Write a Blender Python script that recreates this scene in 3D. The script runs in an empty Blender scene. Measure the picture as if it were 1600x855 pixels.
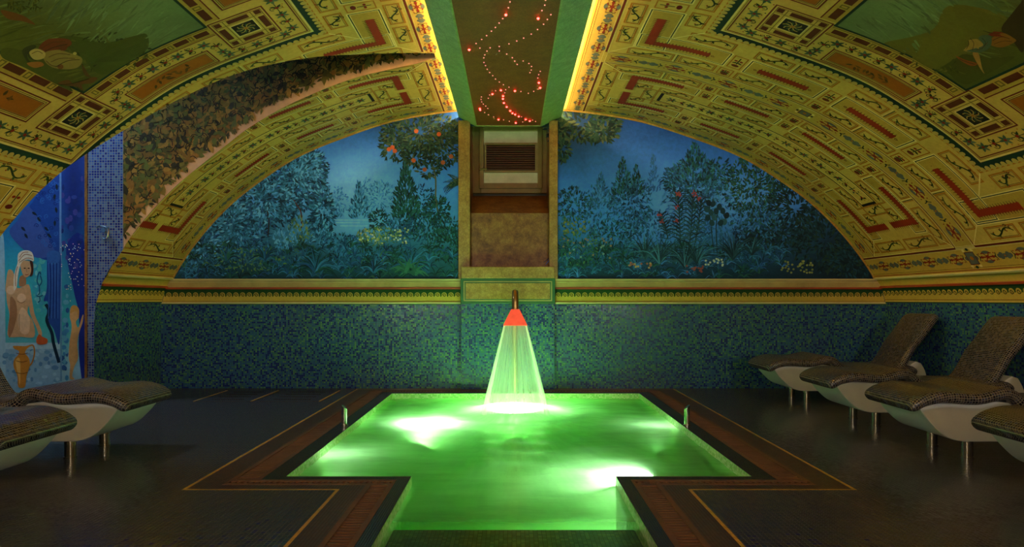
import bpy, bmesh, math, random
import numpy as np
from mathutils import Vector, Matrix
random.seed(7)
SC = bpy.context.scene
COL = SC.collection
PI = math.pi

# ------------------------------------------------------------------ camera, world, exposure
F, H, VX, VY, D = 1000.0, 1.3, 800.0, 468.0, 9.35      # focal length in pixels, eye height, vanishing point, back wall depth
cam = bpy.data.cameras.new('camera'); cam_o = bpy.data.objects.new('camera', cam); COL.objects.link(cam_o)
cam.sensor_width = 36.0; cam.lens = 36.0 * F / 1600.0
cam.shift_x = (800.0 - VX) / 1600.0; cam.shift_y = (VY - 427.5) / 1600.0
cam.clip_start = 0.05; cam.clip_end = 60
cam_o.location = (0, 0, H); cam_o.rotation_euler = (PI / 2, 0, 0)
SC.camera = cam_o
w = bpy.data.worlds.new('night'); SC.world = w; w.use_nodes = True
w.node_tree.nodes['Background'].inputs[0].default_value = (0, 0, 0, 1)
w.node_tree.nodes['Background'].inputs[1].default_value = 0
SC.view_settings.view_transform = 'Standard'; SC.view_settings.look = 'None'
SC.view_settings.gamma = 1; SC.view_settings.use_curve_mapping = False
SC.view_settings.exposure = 1.4
SC.cycles.max_bounces = 8; SC.cycles.volume_bounces = 2; SC.cycles.transparent_max_bounces = 16
SC.cycles.sample_clamp_indirect = 4.0
COVE, POOL, STAR, ALC_FILL, REAR_FILL = 60.0, 150.0, 8.0, 40.0, 82.0               # lamp strengths, the last two for added fills

def lin(c):
    r = []
    for v in c[:3]:
        v = v / 255.0
        r.append(v / 12.92 if v <= 0.04045 else ((v + 0.055) / 1.055) ** 2.4)
    return (r[0], r[1], r[2], 1.0)

# ------------------------------------------------------------------ materials
class NT:
    def __init__(s, name):
        s.m = bpy.data.materials.new(name); s.m.use_nodes = True
        s.t = s.m.node_tree; s.t.nodes.clear()
        s.out = s.n('ShaderNodeOutputMaterial')
    def n(s, typ, **kw):
        x = s.t.nodes.new(typ)
        for k, v in kw.items(): setattr(x, k, v)
        return x
    def l(s, a, b): s.t.links.new(a, b)
    def v(s, op, a, b=None, c=None):
        x = s.n('ShaderNodeMath', operation=op)
        for i, q in enumerate((a, b, c)):
            if q is None: continue
            if isinstance(q, (int, float)): x.inputs[i].default_value = q
            else: s.l(q, x.inputs[i])
        return x.outputs[0]
    def vm(s, op, a, b=None):
        x = s.n('ShaderNodeVectorMath', operation=op)
        for i, q in enumerate((a, b)):
            if q is None: continue
            if isinstance(q, tuple): x.inputs[i].default_value = q
            else: s.l(q, x.inputs[i])
        return x.outputs[0]
    def mix(s, f, a, b, mode='MIX'):
        x = s.n('ShaderNodeMix', data_type='RGBA', blend_type=mode)
        for i, q in ((0, f), (6, a), (7, b)):
            if isinstance(q, (int, float, tuple)): x.inputs[i].default_value = q
            else: s.l(q, x.inputs[i])
        return x.outputs[2]
    def noise(s, vec, scale, detail=4, rough=0.6):
        x = s.n('ShaderNodeTexNoise'); x.inputs['Scale'].default_value = scale
        x.inputs['Detail'].default_value = detail; x.inputs['Roughness'].default_value = rough
        if vec is not None: s.l(vec, x.inputs['Vector'])
        return x.outputs['Fac']
    def ramp(s, f, stops, mode='LINEAR'):
        x = s.n('ShaderNodeValToRGB'); x.color_ramp.interpolation = mode
        e = x.color_ramp.elements
        while len(e) < len(stops): e.new(0.5)
        for i, (p, c) in enumerate(stops):
            e[i].position = p; e[i].color = c if len(c) == 4 else (c[0], c[1], c[2], 1)
        s.l(f, x.inputs[0]); return x.outputs[0]
    def pbr(s, col, rough=0.5, metal=0.0, normal=None, spec=0.5):
        p = s.n('ShaderNodeBsdfPrincipled')
        if isinstance(col, tuple): p.inputs['Base Color'].default_value = col
        else: s.l(col, p.inputs['Base Color'])
        if isinstance(rough, (int, float)): p.inputs['Roughness'].default_value = rough
        else: s.l(rough, p.inputs['Roughness'])
        p.inputs['Metallic'].default_value = metal
        p.inputs['Specular IOR Level'].default_value = spec
        if normal is not None: s.l(normal, p.inputs['Normal'])
        s.l(p.outputs[0], s.out.inputs[0]); return p

def mosaic(name, stops, pitch, grout, rough=0.25, jitter=0.05, tint=0.35, gw=0.43, spec=0.5):
    """small square glass tiles, laid out on metric UVs"""
    s = NT(name)
    uv = s.n('ShaderNodeUVMap').outputs[0]
    sc = s.vm('MULTIPLY', uv, (1 / pitch, 1 / pitch, 1))
    cell = s.vm('FLOOR', sc); fr = s.vm('FRACTION', sc)
    wn = s.n('ShaderNodeTexWhiteNoise', noise_dimensions='2D'); s.l(cell, wn.inputs['Vector'])
    base = s.ramp(wn.outputs['Value'], stops, 'CONSTANT')
    nz = s.noise(uv, 1.3, 3)
    base = s.mix(tint, base, s.ramp(nz, [(0.3, (0.35, 0.35, 0.35)), (0.7, (1.3, 1.3, 1.3))]), 'MULTIPLY')
    c = s.vm('ABSOLUTE', s.vm('SUBTRACT', fr, (0.5, 0.5, 0.5)))
    sep = s.n('ShaderNodeSeparateXYZ'); s.l(c, sep.inputs[0])
    g = s.v('GREATER_THAN', s.v('MAXIMUM', sep.outputs[0], sep.outputs[1]), gw)
    col = s.mix(g, base, grout)
    geo = s.n('ShaderNodeNewGeometry')
    jn = s.vm('MULTIPLY', s.vm('SUBTRACT', wn.outputs['Color'], (0.5, 0.5, 0.5)), (jitter, jitter, jitter))
    nrm = s.vm('NORMALIZE', s.vm('ADD', geo.outputs['Normal'], jn))
    r = s.v('MULTIPLY_ADD', g, 0.4, rough)
    s.pbr(col, r, normal=nrm, spec=spec)
    return s.m

def plain(name, col, rough=0.5, metal=0.0, var=0.15, scale=6.0, spec=0.5):
    s = NT(name)
    tc = s.n('ShaderNodeTexCoord').outputs['Object']
    nz = s.noise(tc, scale, 5)
    a = tuple(v * (1 - var) for v in col[:3]) + (1,); b = tuple(min(1, v * (1 + var)) for v in col[:3]) + (1,)
    s.pbr(s.ramp(nz, [(0.3, a), (0.7, b)]), rough, metal, spec=spec)
    return s.m

def marble(name, c0, c1, c2, scale=5.0, rough=0.35):
    s = NT(name)
    tc = s.n('ShaderNodeTexCoord').outputs['Object']
    n1 = s.noise(tc, scale, 8, 0.7)
    n2 = s.noise(tc, scale * 3.5, 6, 0.75)
    base = s.ramp(n1, [(0.32, c0), (0.5, c1), (0.68, c2)])
    vein = s.ramp(s.v('ABSOLUTE', s.v('SUBTRACT', n2, 0.5)), [(0.0, (0.25, 0.2, 0.15)), (0.05, (1, 1, 1))])
    s.pbr(s.mix(0.55, base, vein, 'MULTIPLY'), rough)
    return s.m

def emit(name, col, k, base=(0.8, 0.8, 0.8, 1)):
    s = NT(name)
    e = s.n('ShaderNodeEmission'); e.inputs[0].default_value = col; e.inputs[1].default_value = k
    s.l(e.outputs[0], s.out.inputs[0]); return s.m

def paint_mat(name, rough=0.7, age=0.5, scale=2.2, gain=(1, 1, 1)):
    """fresco paint: the colour of each painted shape, worn by noise"""
    s = NT(name)
    a = s.n('ShaderNodeVertexColor'); a.layer_name = 'Col'
    tc = s.n('ShaderNodeTexCoord').outputs['Object']
    n1 = s.noise(tc, scale, 8, 0.7); n2 = s.noise(tc, scale * 14, 5, 0.7)
    f = s.v('MULTIPLY', s.v('MULTIPLY_ADD', n1, 1.0, 0.5), s.v('MULTIPLY_ADD', n2, 0.9, 0.55))
    comb = s.n('ShaderNodeCombineXYZ')
    for i in range(3): s.l(f, comb.inputs[i])
    s.pbr(s.mix(1.0, s.mix(age, a.outputs[0], comb.outputs[0], 'MULTIPLY'), (gain[0], gain[1], gain[2], 1), 'MULTIPLY'), rough, spec=0.25)
    return s.m

def rgb(r, g, b): return (r, g, b, 1)
M = {}
M['paint'] = paint_mat('fresco_paint', age=0.6, gain=(.66, .585, .43))
M['mural'] = paint_mat('mural_paint', age=0.8, scale=1.6, gain=(.85, 1.1, 2.3))
M['frieze'] = paint_mat('frieze_paint', age=.5, gain=(1.0, .95, .75))
M['leaves'] = paint_mat('leaf_paint', age=0.8, scale=1.6, gain=(1.25, 1.15, .75))
M['figures'] = paint_mat('alcove_paint', age=0.6, scale=1.6, gain=(1.2, 1.2, 1.1))
M['wall_tile'] = mosaic('blue_green_wall_mosaic', [(0, rgb(.012, .03, .24)), (.25, rgb(.032, .125, .32)), (.48, rgb(.038, .16, .30)), (.68, rgb(.055, .20, .19)), (.88, rgb(.11, .29, .17))], .025, rgb(.02, .05, .08), rough=.22, jitter=.06, tint=.2)
M['alcove_tile'] = mosaic('pale_blue_mosaic', [(0, rgb(.012, .025, .22)), (.35, rgb(.05, .11, .36)), (.6, rgb(.10, .18, .38)), (.85, rgb(.03, .06, .30))], .032, rgb(.20, .24, .27), jitter=.03, gw=.40)
M['floor_tile'] = mosaic('dark_floor_mosaic', [(0, rgb(.024, .03, .075)), (.3, rgb(.04, .055, .075)), (.6, rgb(.058, .06, .064)), (.85, rgb(.036, .036, .14))], .028, rgb(.085, .072, .068), rough=.2, jitter=.035, spec=.4, tint=.2)
M['border_tile'] = mosaic('brown_border_mosaic', [(0, rgb(.04, .018, .013)), (.4, rgb(.075, .03, .018)), (.75, rgb(.03, .02, .028))], .02, rgb(.095, .042, .024), rough=.3, jitter=.03)
M['coping_tile'] = mosaic('dark_coping_mosaic', [(0, rgb(.012, .014, .012)), (.5, rgb(.03, .02, .016)), (.8, rgb(.02, .03, .02))], .014, rgb(.02, .016, .012), rough=.25, jitter=.05)
M['pool_tile'] = mosaic('pale_pool_mosaic', [(0, rgb(.25, .55, .14)), (.4, rgb(.4, .7, .22)), (.8, rgb(.6, .85, .38))], .024, rgb(.2, .45, .12), rough=.3, jitter=.08)
M['step_tile'] = mosaic('dark_step_mosaic', [(0, rgb(.012, .02, .008)), (.4, rgb(.035, .045, .018)), (.75, rgb(.11, .10, .035))], .026, rgb(.07, .05, .02), rough=.3, jitter=.05)
M['lounge_tile'] = mosaic('black_brown_lounger_mosaic', [(0, rgb(.015, .012, .018)), (.35, rgb(.04, .034, .045)), (.65, rgb(.08, .062, .052)), (.88, rgb(.05, .055, .10))], .021, rgb(.25, .215, .165), rough=.2, jitter=.12, gw=.42, tint=.15)
M['white_shell'] = plain('white_lacquer', rgb(.80, .79, .76), .35, var=.05)
M['steel'] = plain('brushed_steel', rgb(.6, .52, .4), .22, 1.0, var=.1, scale=20)
M['chrome'] = plain('polished_steel', rgb(.75, .73, .68), .12, 1.0, var=.05)
M['brass'] = plain('brass_pipe', rgb(.55, .36, .14), .3, 1.0, var=.15)
M['grate'] = plain('brown_grating', rgb(.17, .07, .028), .45, 0.0, var=.25)
M['dark'] = plain('dark_gap', rgb(.008, .006, .005), .8)
M['yellow_line'] = plain('yellow_mosaic_line', rgb(.6, .34, .04), .4, var=.3, scale=25)
M['green_marble'] = marble('green_beam_marble', rgb(.34, .44, .13), rgb(.44, .56, .19), rgb(.56, .68, .28), 9)
M['beam_brown'] = marble('brown_star_panel', rgb(.26, .07, .008), rgb(.31, .085, .011), rgb(.37, .11, .016), 7, .6)
M['gold_marble'] = marble('gold_marble', rgb(.30, .15, .02), rgb(.45, .26, .05), rgb(.55, .36, .09), 6)
M['rust_marble'] = marble('rust_marble', rgb(.14, .05, .012), rgb(.30, .13, .025), rgb(.42, .22, .05), 6)
M['dark_green'] = plain('dark_green_paint', rgb(.03, .13, .06), .5)
M['cream'] = plain('cream_plaster', rgb(.48, .36, .14), .6, var=.18, scale=4)
M['cream_pale'] = plain('pale_cream_plaster', rgb(.66, .58, .30), .6, var=.12, scale=4)
M['red_trim'] = plain('red_painted_moulding', rgb(.38, .055, .015), .5)
M['pink_plaster'] = plain('ochre_pink_plaster', rgb(.62, .36, .17), .7, var=.2, scale=5)
M['wood'] = plain('olive_window_wood', rgb(.34, .25, .085), .5, var=.15, scale=9)
M['louvre'] = plain('brown_louvre', rgb(.20, .115, .055), .45)
M['plaster_dark'] = plain('plain_plaster', rgb(.18, .16, .12), .8)
M['blue_plaster'] = plain('blue_plaster', rgb(.10, .2, .36), .7)
s = NT('frosted_glass'); nz = s.noise(s.n('ShaderNodeTexCoord').outputs['Object'], 5, 5)
s.pbr(s.ramp(nz, [(.3, rgb(.32, .32, .17)), (.7, rgb(.5, .5, .27))]), .3); M['frost'] = s.m
M['frost'].node_tree.nodes['Principled BSDF'].inputs['Emission Color'].default_value = (.7, .72, .3, 1); M['frost'].node_tree.nodes['Principled BSDF'].inputs['Emission Strength'].default_value = .05     # weak glow put into the pane itself, as if lit from outside

def water_mat():
    s = NT('pool_water')
    tc = s.n('ShaderNodeTexCoord').outputs['Object']
    mp = s.n('ShaderNodeMapping'); mp.inputs['Scale'].default_value = (0.7, 2.6, 1); s.l(tc, mp.inputs[0])
    n1 = s.noise(mp.outputs[0], 1.6, 7, 0.65)
    att = s.n('ShaderNodeVertexColor'); att.layer_name = 'Col'            # amount of churned air bubbles
    sep = s.n('ShaderNodeSeparateColor'); s.l(att.outputs[0], sep.inputs[0])
    # streaks of air bubbles driven outward from the fountain
    rel = s.vm('SUBTRACT', tc, (.04, 1.3, 0)); sx = s.n('ShaderNodeSeparateXYZ'); s.l(rel, sx.inputs[0])
    ang = s.v('ARCTAN2', sx.outputs[0], sx.outputs[1]); ln_ = s.n('ShaderNodeVectorMath', operation='LENGTH'); s.l(rel, ln_.inputs[0])
    cb = s.n('ShaderNodeCombineXYZ'); s.l(s.v('MULTIPLY', ang, 16.0), cb.inputs[0]); s.l(s.v('MULTIPLY_ADD', ln_.outputs['Value'], 1.1, s.v('MULTIPLY', n1, 2.0)), cb.inputs[1])
    st = s.ramp(s.noise(cb.outputs[0], 1.0, 6, .7), [(.42, (0, 0, 0)), (.72, (1, 1, 1))])
    foam = s.v('MULTIPLY', sep.outputs[0], s.v('MULTIPLY_ADD', n1, 0.9, s.v('MULTIPLY_ADD', st, 0.9, 0.05)))
    clear = s.v('MULTIPLY_ADD', sep.outputs[1], .93, .07)      # shallow water over the steps holds fewer bubbles
    fac = s.v('MULTIPLY', clear, s.v('MINIMUM', s.v('MULTIPLY_ADD', foam, 0.62, s.v('MULTIPLY_ADD', n1, 0.5, 0.22)), 0.92))
    tr = s.n('ShaderNodeBsdfTransparent'); tr.inputs[0].default_value = (.85, .97, .8, 1)
    tl = s.n('ShaderNodeBsdfTranslucent'); tl.inputs[0].default_value = (.8, .95, .75, 1)
    df = s.n('ShaderNodeBsdfDiffuse'); df.inputs[0].default_value = (.4, .55, .3, 1)
    m1 = s.n('ShaderNodeMixShader'); s.l(fac, m1.inputs[0]); s.l(tr.outputs[0], m1.inputs[1]); s.l(tl.outputs[0], m1.inputs[2])
    m2 = s.n('ShaderNodeMixShader'); s.l(s.v('MULTIPLY', fac, .2), m2.inputs[0]); s.l(m1.outputs[0], m2.inputs[1]); s.l(df.outputs[0], m2.inputs[2])
    gl = s.n('ShaderNodeBsdfGlossy'); gl.inputs['Roughness'].default_value = .12
    bp = s.n('ShaderNodeBump'); bp.inputs['Strength'].default_value = .25; bp.inputs['Distance'].default_value = .03
    s.l(s.noise(mp.outputs[0], 6, 4), bp.inputs['Height'])
    s.l(bp.outputs[0], gl.inputs['Normal'])
    fr = s.n('ShaderNodeFresnel'); fr.inputs[0].default_value = 1.33
    m3 = s.n('ShaderNodeMixShader'); s.l(s.v('MULTIPLY', fr.outputs[0], .6), m3.inputs[0]); s.l(m2.outputs[0], m3.inputs[1]); s.l(gl.outputs[0], m3.inputs[2])
    s.l(m3.outputs[0], s.out.inputs[0]); return s.m
M['water'] = water_mat()
s = NT('cloudy_water'); vs_ = s.n('ShaderNodeVolumeScatter'); vs_.inputs['Color'].default_value = (1, 1, 1, 1); vs_.inputs['Density'].default_value = 1.2; vs_.inputs['Anisotropy'].default_value = .3
va_ = s.n('ShaderNodeVolumeAbsorption'); va_.inputs['Color'].default_value = (.30, .94, .12, 1); va_.inputs['Density'].default_value = 1.4
ad_ = s.n('ShaderNodeAddShader'); s.l(vs_.outputs[0], ad_.inputs[0]); s.l(va_.outputs[0], ad_.inputs[1])
s.l(ad_.outputs[0], s.out.inputs['Volume']); M['cloudy'] = s.m

def curtain_mat(name, k):
    s = NT(name)
    uv = s.n('ShaderNodeUVMap').outputs[0]
    mp = s.n('ShaderNodeMapping'); mp.inputs['Scale'].default_value = (20, .25, 1); s.l(uv, mp.inputs[0])
    n1 = s.noise(mp.outputs[0], 1.0, 4, .6)
    fac = s.v('MULTIPLY', s.ramp(n1, [(.25, (.5, .5, .5)), (.8, (1, 1, 1))]), k)
    tr = s.n('ShaderNodeBsdfTransparent')
    tl = s.n('ShaderNodeBsdfTranslucent'); tl.inputs[0].default_value = (.9, .93, .85, 1)
    df = s.n('ShaderNodeBsdfDiffuse'); df.inputs[0].default_value = (.9, .93, .85, 1)
    a = s.n('ShaderNodeAddShader'); s.l(tl.outputs[0], a.inputs[0]); s.l(df.outputs[0], a.inputs[1])
    m1 = s.n('ShaderNodeMixShader'); s.l(fac, m1.inputs[0]); s.l(tr.outputs[0], m1.inputs[1]); s.l(a.outputs[0], m1.inputs[2])
    s.l(m1.outputs[0], s.out.inputs[0]); return s.m
M['curtain'] = curtain_mat('falling_water', .22)
M['ribbon'] = curtain_mat('dense_falling_water', .32)
M['foam'] = curtain_mat('foam', .75)

# ------------------------------------------------------------------ object helpers
def link(o, parent=None):
    COL.objects.link(o)
    if parent is not None: o.parent = parent
    return o
def tag(o, label=None, cat=None, group=None, kind=None):
    if label: o['label'] = label
    if cat: o['category'] = cat
    if group: o['group'] = group
    if kind: o['kind'] = kind
    return o
def empty(name, loc=(0, 0, 0), rz=0, **kw):
    o = bpy.data.objects.new(name, None); link(o); o.empty_display_size = .1
    o.location = loc; o.rotation_euler = (0, 0, rz); return tag(o, **kw)
def mesh(name, vs, fs, mat, parent=None, uvs=None, smooth=False):
    me = bpy.data.meshes.new(name); me.from_pydata([tuple(v) for v in vs], [], fs)
    if uvs is not None:
        ul = me.uv_layers.new(name='UVMap')
        fl = [0.0] * (2 * len(me.loops))
        for l in me.loops:
            u = uvs[l.vertex_index]; fl[2 * l.index] = u[0]; fl[2 * l.index + 1] = u[1]
        ul.data.foreach_set('uv', fl)
    me.materials.append(mat)
    if smooth:
        for p in me.polygons: p.use_smooth = True
    me.update()
    return link(bpy.data.objects.new(name, me), parent)
def metric_uv(me):
    """box-projected UVs in metres"""
    ul = me.uv_layers.new(name='UVMap')
    for p in me.polygons:
        n = p.normal; a = max(range(3), key=lambda i: abs(n[i]))
        for li in p.loop_indices:
            c = me.vertices[me.loops[li].vertex_index].co
            ul.data[li].uv = ((c[1], c[2]), (c[0], c[2]), (c[0], c[1]))[a]
class BM:
    def __init__(s): s.v = []; s.f = []
    def box(s, x0, y0, z0, x1, y1, z1):
        b = len(s.v)
        s.v += [(x0, y0, z0), (x1, y0, z0), (x1, y1, z0), (x0, y1, z0), (x0, y0, z1), (x1, y0, z1), (x1, y1, z1), (x0, y1, z1)]
        s.f += [tuple(b + i for i in q) for q in ((3, 2, 1, 0), (4, 5, 6, 7), (0, 1, 5, 4), (1, 2, 6, 5), (2, 3, 7, 6), (3, 0, 4, 7))]
        return s
    def quad(s, a, b, c, d):
        n = len(s.v); s.v += [a, b, c, d]; s.f.append((n, n + 1, n + 2, n + 3)); return s
    def poly(s, pts):
        n = len(s.v); s.v += list(pts); s.f.append(tuple(range(n, n + len(pts)))); return s
    def tube(s, pts, r, n=10, cap=True):
        pts = [Vector(p) for p in pts]; rs = r if isinstance(r, (list, tuple)) else [r] * len(pts)
        b = len(s.v); up = None
        for i, p in enumerate(pts):
            t = (pts[min(i + 1, len(pts) - 1)] - pts[max(i - 1, 0)]).normalized()
            if up is None: up = Vector((0, 0, 1)) if abs(t.z) < .9 else Vector((1, 0, 0))
            a = t.cross(up).normalized(); up = a.cross(t).normalized()
            for k in range(n):
                an = 2 * PI * k / n; s.v.append(tuple(p + (a * math.cos(an) + up * math.sin(an)) * rs[i]))
        for i in range(len(pts) - 1):
            for k in range(n):
                s.f.append((b + i * n + k, b + i * n + (k + 1) % n, b + (i + 1) * n + (k + 1) % n, b + (i + 1) * n + k))
        if cap:
            s.f.append(tuple(b + k for k in range(n))[::-1]); s.f.append(tuple(b + (len(pts) - 1) * n + k for k in range(n)))
        return s
    def build(s, name, mat, parent=None, uv=True, smooth=False, bevel=0):
        o = mesh(name, s.v, s.f, mat, parent, None, smooth)
        if uv: metric_uv(o.data)
        if bevel:
            md = o.modifiers.new('bevel', 'BEVEL'); md.width = bevel; md.segments = 2; md.limit_method = 'ANGLE'
        if smooth:
            try: o.data.set_sharp_from_angle(angle=math.radians(40))
            except Exception: pass
        return o

# ------------------------------------------------------------------ the vault profile
PU = np.array([0, .157, .33, .506, .635, .74, .827, .914, .973, 1.0]); PG = np.array([1.015, .992, .939, .826, .716, .58, .443, .258, .095, 0])
def pchip(x):
    h = np.diff(PU); d = np.diff(PG) / h; m = np.zeros(len(PU)); m[-1] = -4.2
    for i in range(1, len(PU) - 1):
        w1 = 2 * h[i] + h[i - 1]; w2 = h[i] + 2 * h[i - 1]; m[i] = (w1 + w2) / (w1 / d[i - 1] + w2 / d[i])
    i = np.clip(np.searchsorted(PU, x) - 1, 0, len(h) - 1); t = (x - PU[i]) / h[i]
    return (2*t**3 - 3*t**2 + 1) * PG[i] + (t**3 - 2*t**2 + t) * h[i] * m[i] + (-2*t**3 + 3*t**2) * PG[i+1] + (t**3 - t**2) * h[i] * m[i+1]
PPM = F / D
Z0 = H + 34 / PPM; RISE = 264 / PPM
uu = np.linspace(0, 1, 1201); gg = pchip(uu)
HS = {1: 5.29, -1: 4.95}
STOT = 6.118
PROF = {}
for sd in (1, -1):
    x = uu * HS[sd]; z = Z0 + RISE * gg
    # below the springing the curve runs on as the side wall: frieze, then tile
    tail = [(.08, -.115), (.125, -.235), (.165, -.385), (.18, -.62), (.185, -Z0)]
    s_ = np.concatenate([[0], np.cumsum(np.hypot(np.diff(x), np.diff(z)))])
    k = STOT / s_[-1]; s_ = s_ * k
    tx = [HS[sd] + a for a, b in tail]; tz = [Z0 + b for a, b in tail]
    xs = np.concatenate([x, tx]); zs = np.concatenate([z, tz])
    ts = s_[-1] + np.cumsum(np.hypot(np.diff(np.concatenate([[x[-1]], tx])), np.diff(np.concatenate([[z[-1]], tz]))))
    ss = np.concatenate([s_, ts]); PROF[sd] = (xs, zs, ss)
SFR = float(PROF[1][2][1201 + 2])          # s at the lower edge of the frieze
SEND = float(PROF[1][2][-1])
def vp(side, s, Y, off=0.0):
    xs, zs, ss = PROF[side]
    x = np.interp(s, ss, xs); z = np.interp(s, ss, zs)
    e = .02; dx = np.interp(s + e, ss, xs) - np.interp(s - e, ss, xs); dz = np.interp(s + e, ss, zs) - np.interp(s - e, ss, zs)
    L = math.hypot(dx, dz) or 1
    return (side * (x + off * dz / L), Y, z - off * dx / L)
def pix_vault(px, py):
    side = 1 if px > VX else -1
    xs, zs, ss = PROF[side]; a = abs(px - VX); b = VY - py
    f = a * (zs - H) - b * xs; i = np.where(np.diff(np.sign(f)))[0][-1]; t = f[i] / (f[i] - f[i + 1])
    return side, float(ss[i] + t * (ss[i+1] - ss[i])), float(F * (xs[i] + t * (xs[i+1] - xs[i])) / a)
# the opening cut into the left half of the vault (plan curve of its two edges); s on the 6.118 scale
NEAR_S = [0.80, 1.33, 1.75, 2.13, 2.45, 2.77, 3.11, 3.48, 3.83, 4.27, 4.55, 4.91, 5.23, 5.79, 6.118]
NEAR_Y = [7.20, 7.02, 6.87, 6.67, 6.53, 6.43, 6.39, 6.38, 6.32, 6.25, 6.19, 6.10, 6.045, 5.99, 5.97]
FAR_S = [0.80, 1.16, 1.55, 1.95, 2.37, 2.82, 3.29, 3.81, 4.35, 4.88, 5.60, 6.118]
FAR_Y = [7.24, 7.40, 7.45, 7.47, 7.50, 7.57, 7.68, 7.79, 7.84, 7.84, 7.84, 7.84]
def near_y(s): return float(np.interp(s, NEAR_S, NEAR_Y))
def far_y(s): return float(np.interp(s, FAR_S, FAR_Y))
YNEAR, YFAR, YR = 5.97, 7.84, -4.0

# ------------------------------------------------------------------ canvas: painted shapes as thin geometry on a surface
class Canvas:
    def __init__(s, mp, step=0.1, clip=None):
        s.mp = mp; s.step = step; s.clip = clip; s.v = []; s.f = []; s.c = []; s.lay = 1.0
    def _face(s, pts, col, layer):
        b = len(s.v)
        for p in pts: s.v.append((p[0], p[1], layer))
        s.f.append(tuple(range(b, b + len(pts)))); s.c.append([col] * len(pts) if not isinstance(col, list) else col)
    def poly(s, pts, col, layer=None):
        s._face(pts, lin(col), (s.lay if layer is None else layer) + random.random() * .4)
    def rect(s, a0, b0, a1, b1, col, layer=None):
        if a1 < a0: a0, a1 = a1, a0
        if b1 < b0: b0, b1 = b1, b0
        na = max(1, int(math.ceil((a1 - a0) / s.step))); nb = max(1, int(math.ceil((b1 - b0) / s.step))) if s.clip else 1
        c = lin(col); l = (s.lay if layer is None else layer) + random.random() * .2
        for i in range(na):
            for j in range(nb):
                x0 = a0 + (a1 - a0) * i / na; x1 = a0 + (a1 - a0) * (i + 1) / na
                y0 = b0 + (b1 - b0) * j / nb; y1 = b0 + (b1 - b0) * (j + 1) / nb
                s._face([(x0, y0), (x1, y0), (x1, y1), (x0, y1)], c, l)
    def frame(s, a0, b0, a1, b1, wd, col, layer=None):
        s.rect(a0, b0, a1, b0 + wd, col, layer); s.rect(a0, b1 - wd, a1, b1, col, layer)
        s.rect(a0, b0 + wd, a0 + wd, b1 - wd, col, layer); s.rect(a1 - wd, b0 + wd, a1, b1 - wd, col, layer)
    def line(s, pts, wd, col, closed=False, layer=None):
        c = lin(col); l = (s.lay if layer is None else layer) + random.random() * .4
        q = []
        P = list(pts) + ([pts[0]] if closed else [])
        for i in range(len(P) - 1):
            d = math.hypot(P[i+1][0] - P[i][0], P[i+1][1] - P[i][1]); n = max(1, int(d / s.step))
            for k in range(n): q.append((P[i][0] + (P[i+1][0] - P[i][0]) * k / n, P[i][1] + (P[i+1][1] - P[i][1]) * k / n))
        q.append(P[-1])
        ww = wd if callable(wd) else (lambda t: wd)
        L = []; R = []
        for i, p in enumerate(q):
            a = q[max(0, i - 1)]; b = q[min(len(q) - 1, i + 1)]
            dx, dy = b[0] - a[0], b[1] - a[1]; m = math.hypot(dx, dy) or 1
            h = ww(i / max(1, len(q) - 1)) / 2
            L.append((p[0] - dy / m * h, p[1] + dx / m * h)); R.append((p[0] + dy / m * h, p[1] - dx / m * h))
        for i in range(len(q) - 1): s._face([L[i], L[i+1], R[i+1], R[i]], c, l)
    def ell(s, x, y, rx, ry, col, n=10, ang=0, layer=None, a0=0, a1=2 * PI):
        ca, sa = math.cos(ang), math.sin(ang); pts = []
        full = abs(a1 - a0) > 6.2
        for k in range(n if full else n + 1):
            t = a0 + (a1 - a0) * k / n; u, v = rx * math.cos(t), ry * math.sin(t)
            pts.append((x + u * ca - v * sa, y + u * sa + v * ca))
        s.poly(pts, col, layer)
    def leaf(s, x, y, ang, ln, wd, col, layer=None):
        ca, sa = math.cos(ang), math.sin(ang)
        s.poly([(x + u * ln * ca - v * wd * sa, y + u * ln * sa + v * wd * ca) for u, v in ((0, 0), (.3, .45), (.65, .38), (1, 0), (.65, -.38), (.3, -.45))], col, layer)
    def spiral(s, x, y, r, turns, wd, col, start=0, sgn=1, layer=None):
        n = int(10 * turns); pts = []
        for k in range(n + 1):
            t = k / n; an = start + sgn * 2 * PI * turns * t; rr = r * (1 - .85 * t); pts.append((x + rr * math.cos(an), y + rr * math.sin(an)))
        s.line(pts, wd, col, layer=layer)
    def smooth(s, pts, col, layer=None, n=5):
        """closed outline through the points"""
        s.poly(catmull(pts, n, True), col, layer)
    def curve(s, pts, wd, col, layer=None, n=5): s.line(catmull(pts, n, False), wd, col, layer=layer)
    def build(s, name, mat, parent):
        if not s.f: return None
        vs = s.v; fs = s.f; cs = s.c
        if s.clip:
            ins = [s.clip(a, b) for a, b, l in vs]
            keep = [i for i, f in enumerate(fs) if not all(ins[k] is not None for k in f)]
            vs = [(a, (ins[i] if ins[i] is not None else b), l) for i, (a, b, l) in enumerate(vs)]
            fs = [fs[i] for i in keep]; cs = [cs[i] for i in keep]
        used = sorted({k for f in fs for k in f}); rm = {k: i for i, k in enumerate(used)}
        me = bpy.data.meshes.new(name)
        me.from_pydata([s.mp(*vs[k]) for k in used], [], [tuple(rm[k] for k in f) for f in fs])
        ca = me.color_attributes.new('Col', 'FLOAT_COLOR', 'CORNER')
        flat = np.array([x for c in cs for x in c], dtype=np.float32).ravel()
        ca.data.foreach_set('color', flat)
        me.materials.append(mat); me.update()
        o = link(bpy.data.objects.new(name, me), parent)
        s.v, s.f, s.c = [], [], []
        return o
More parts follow.
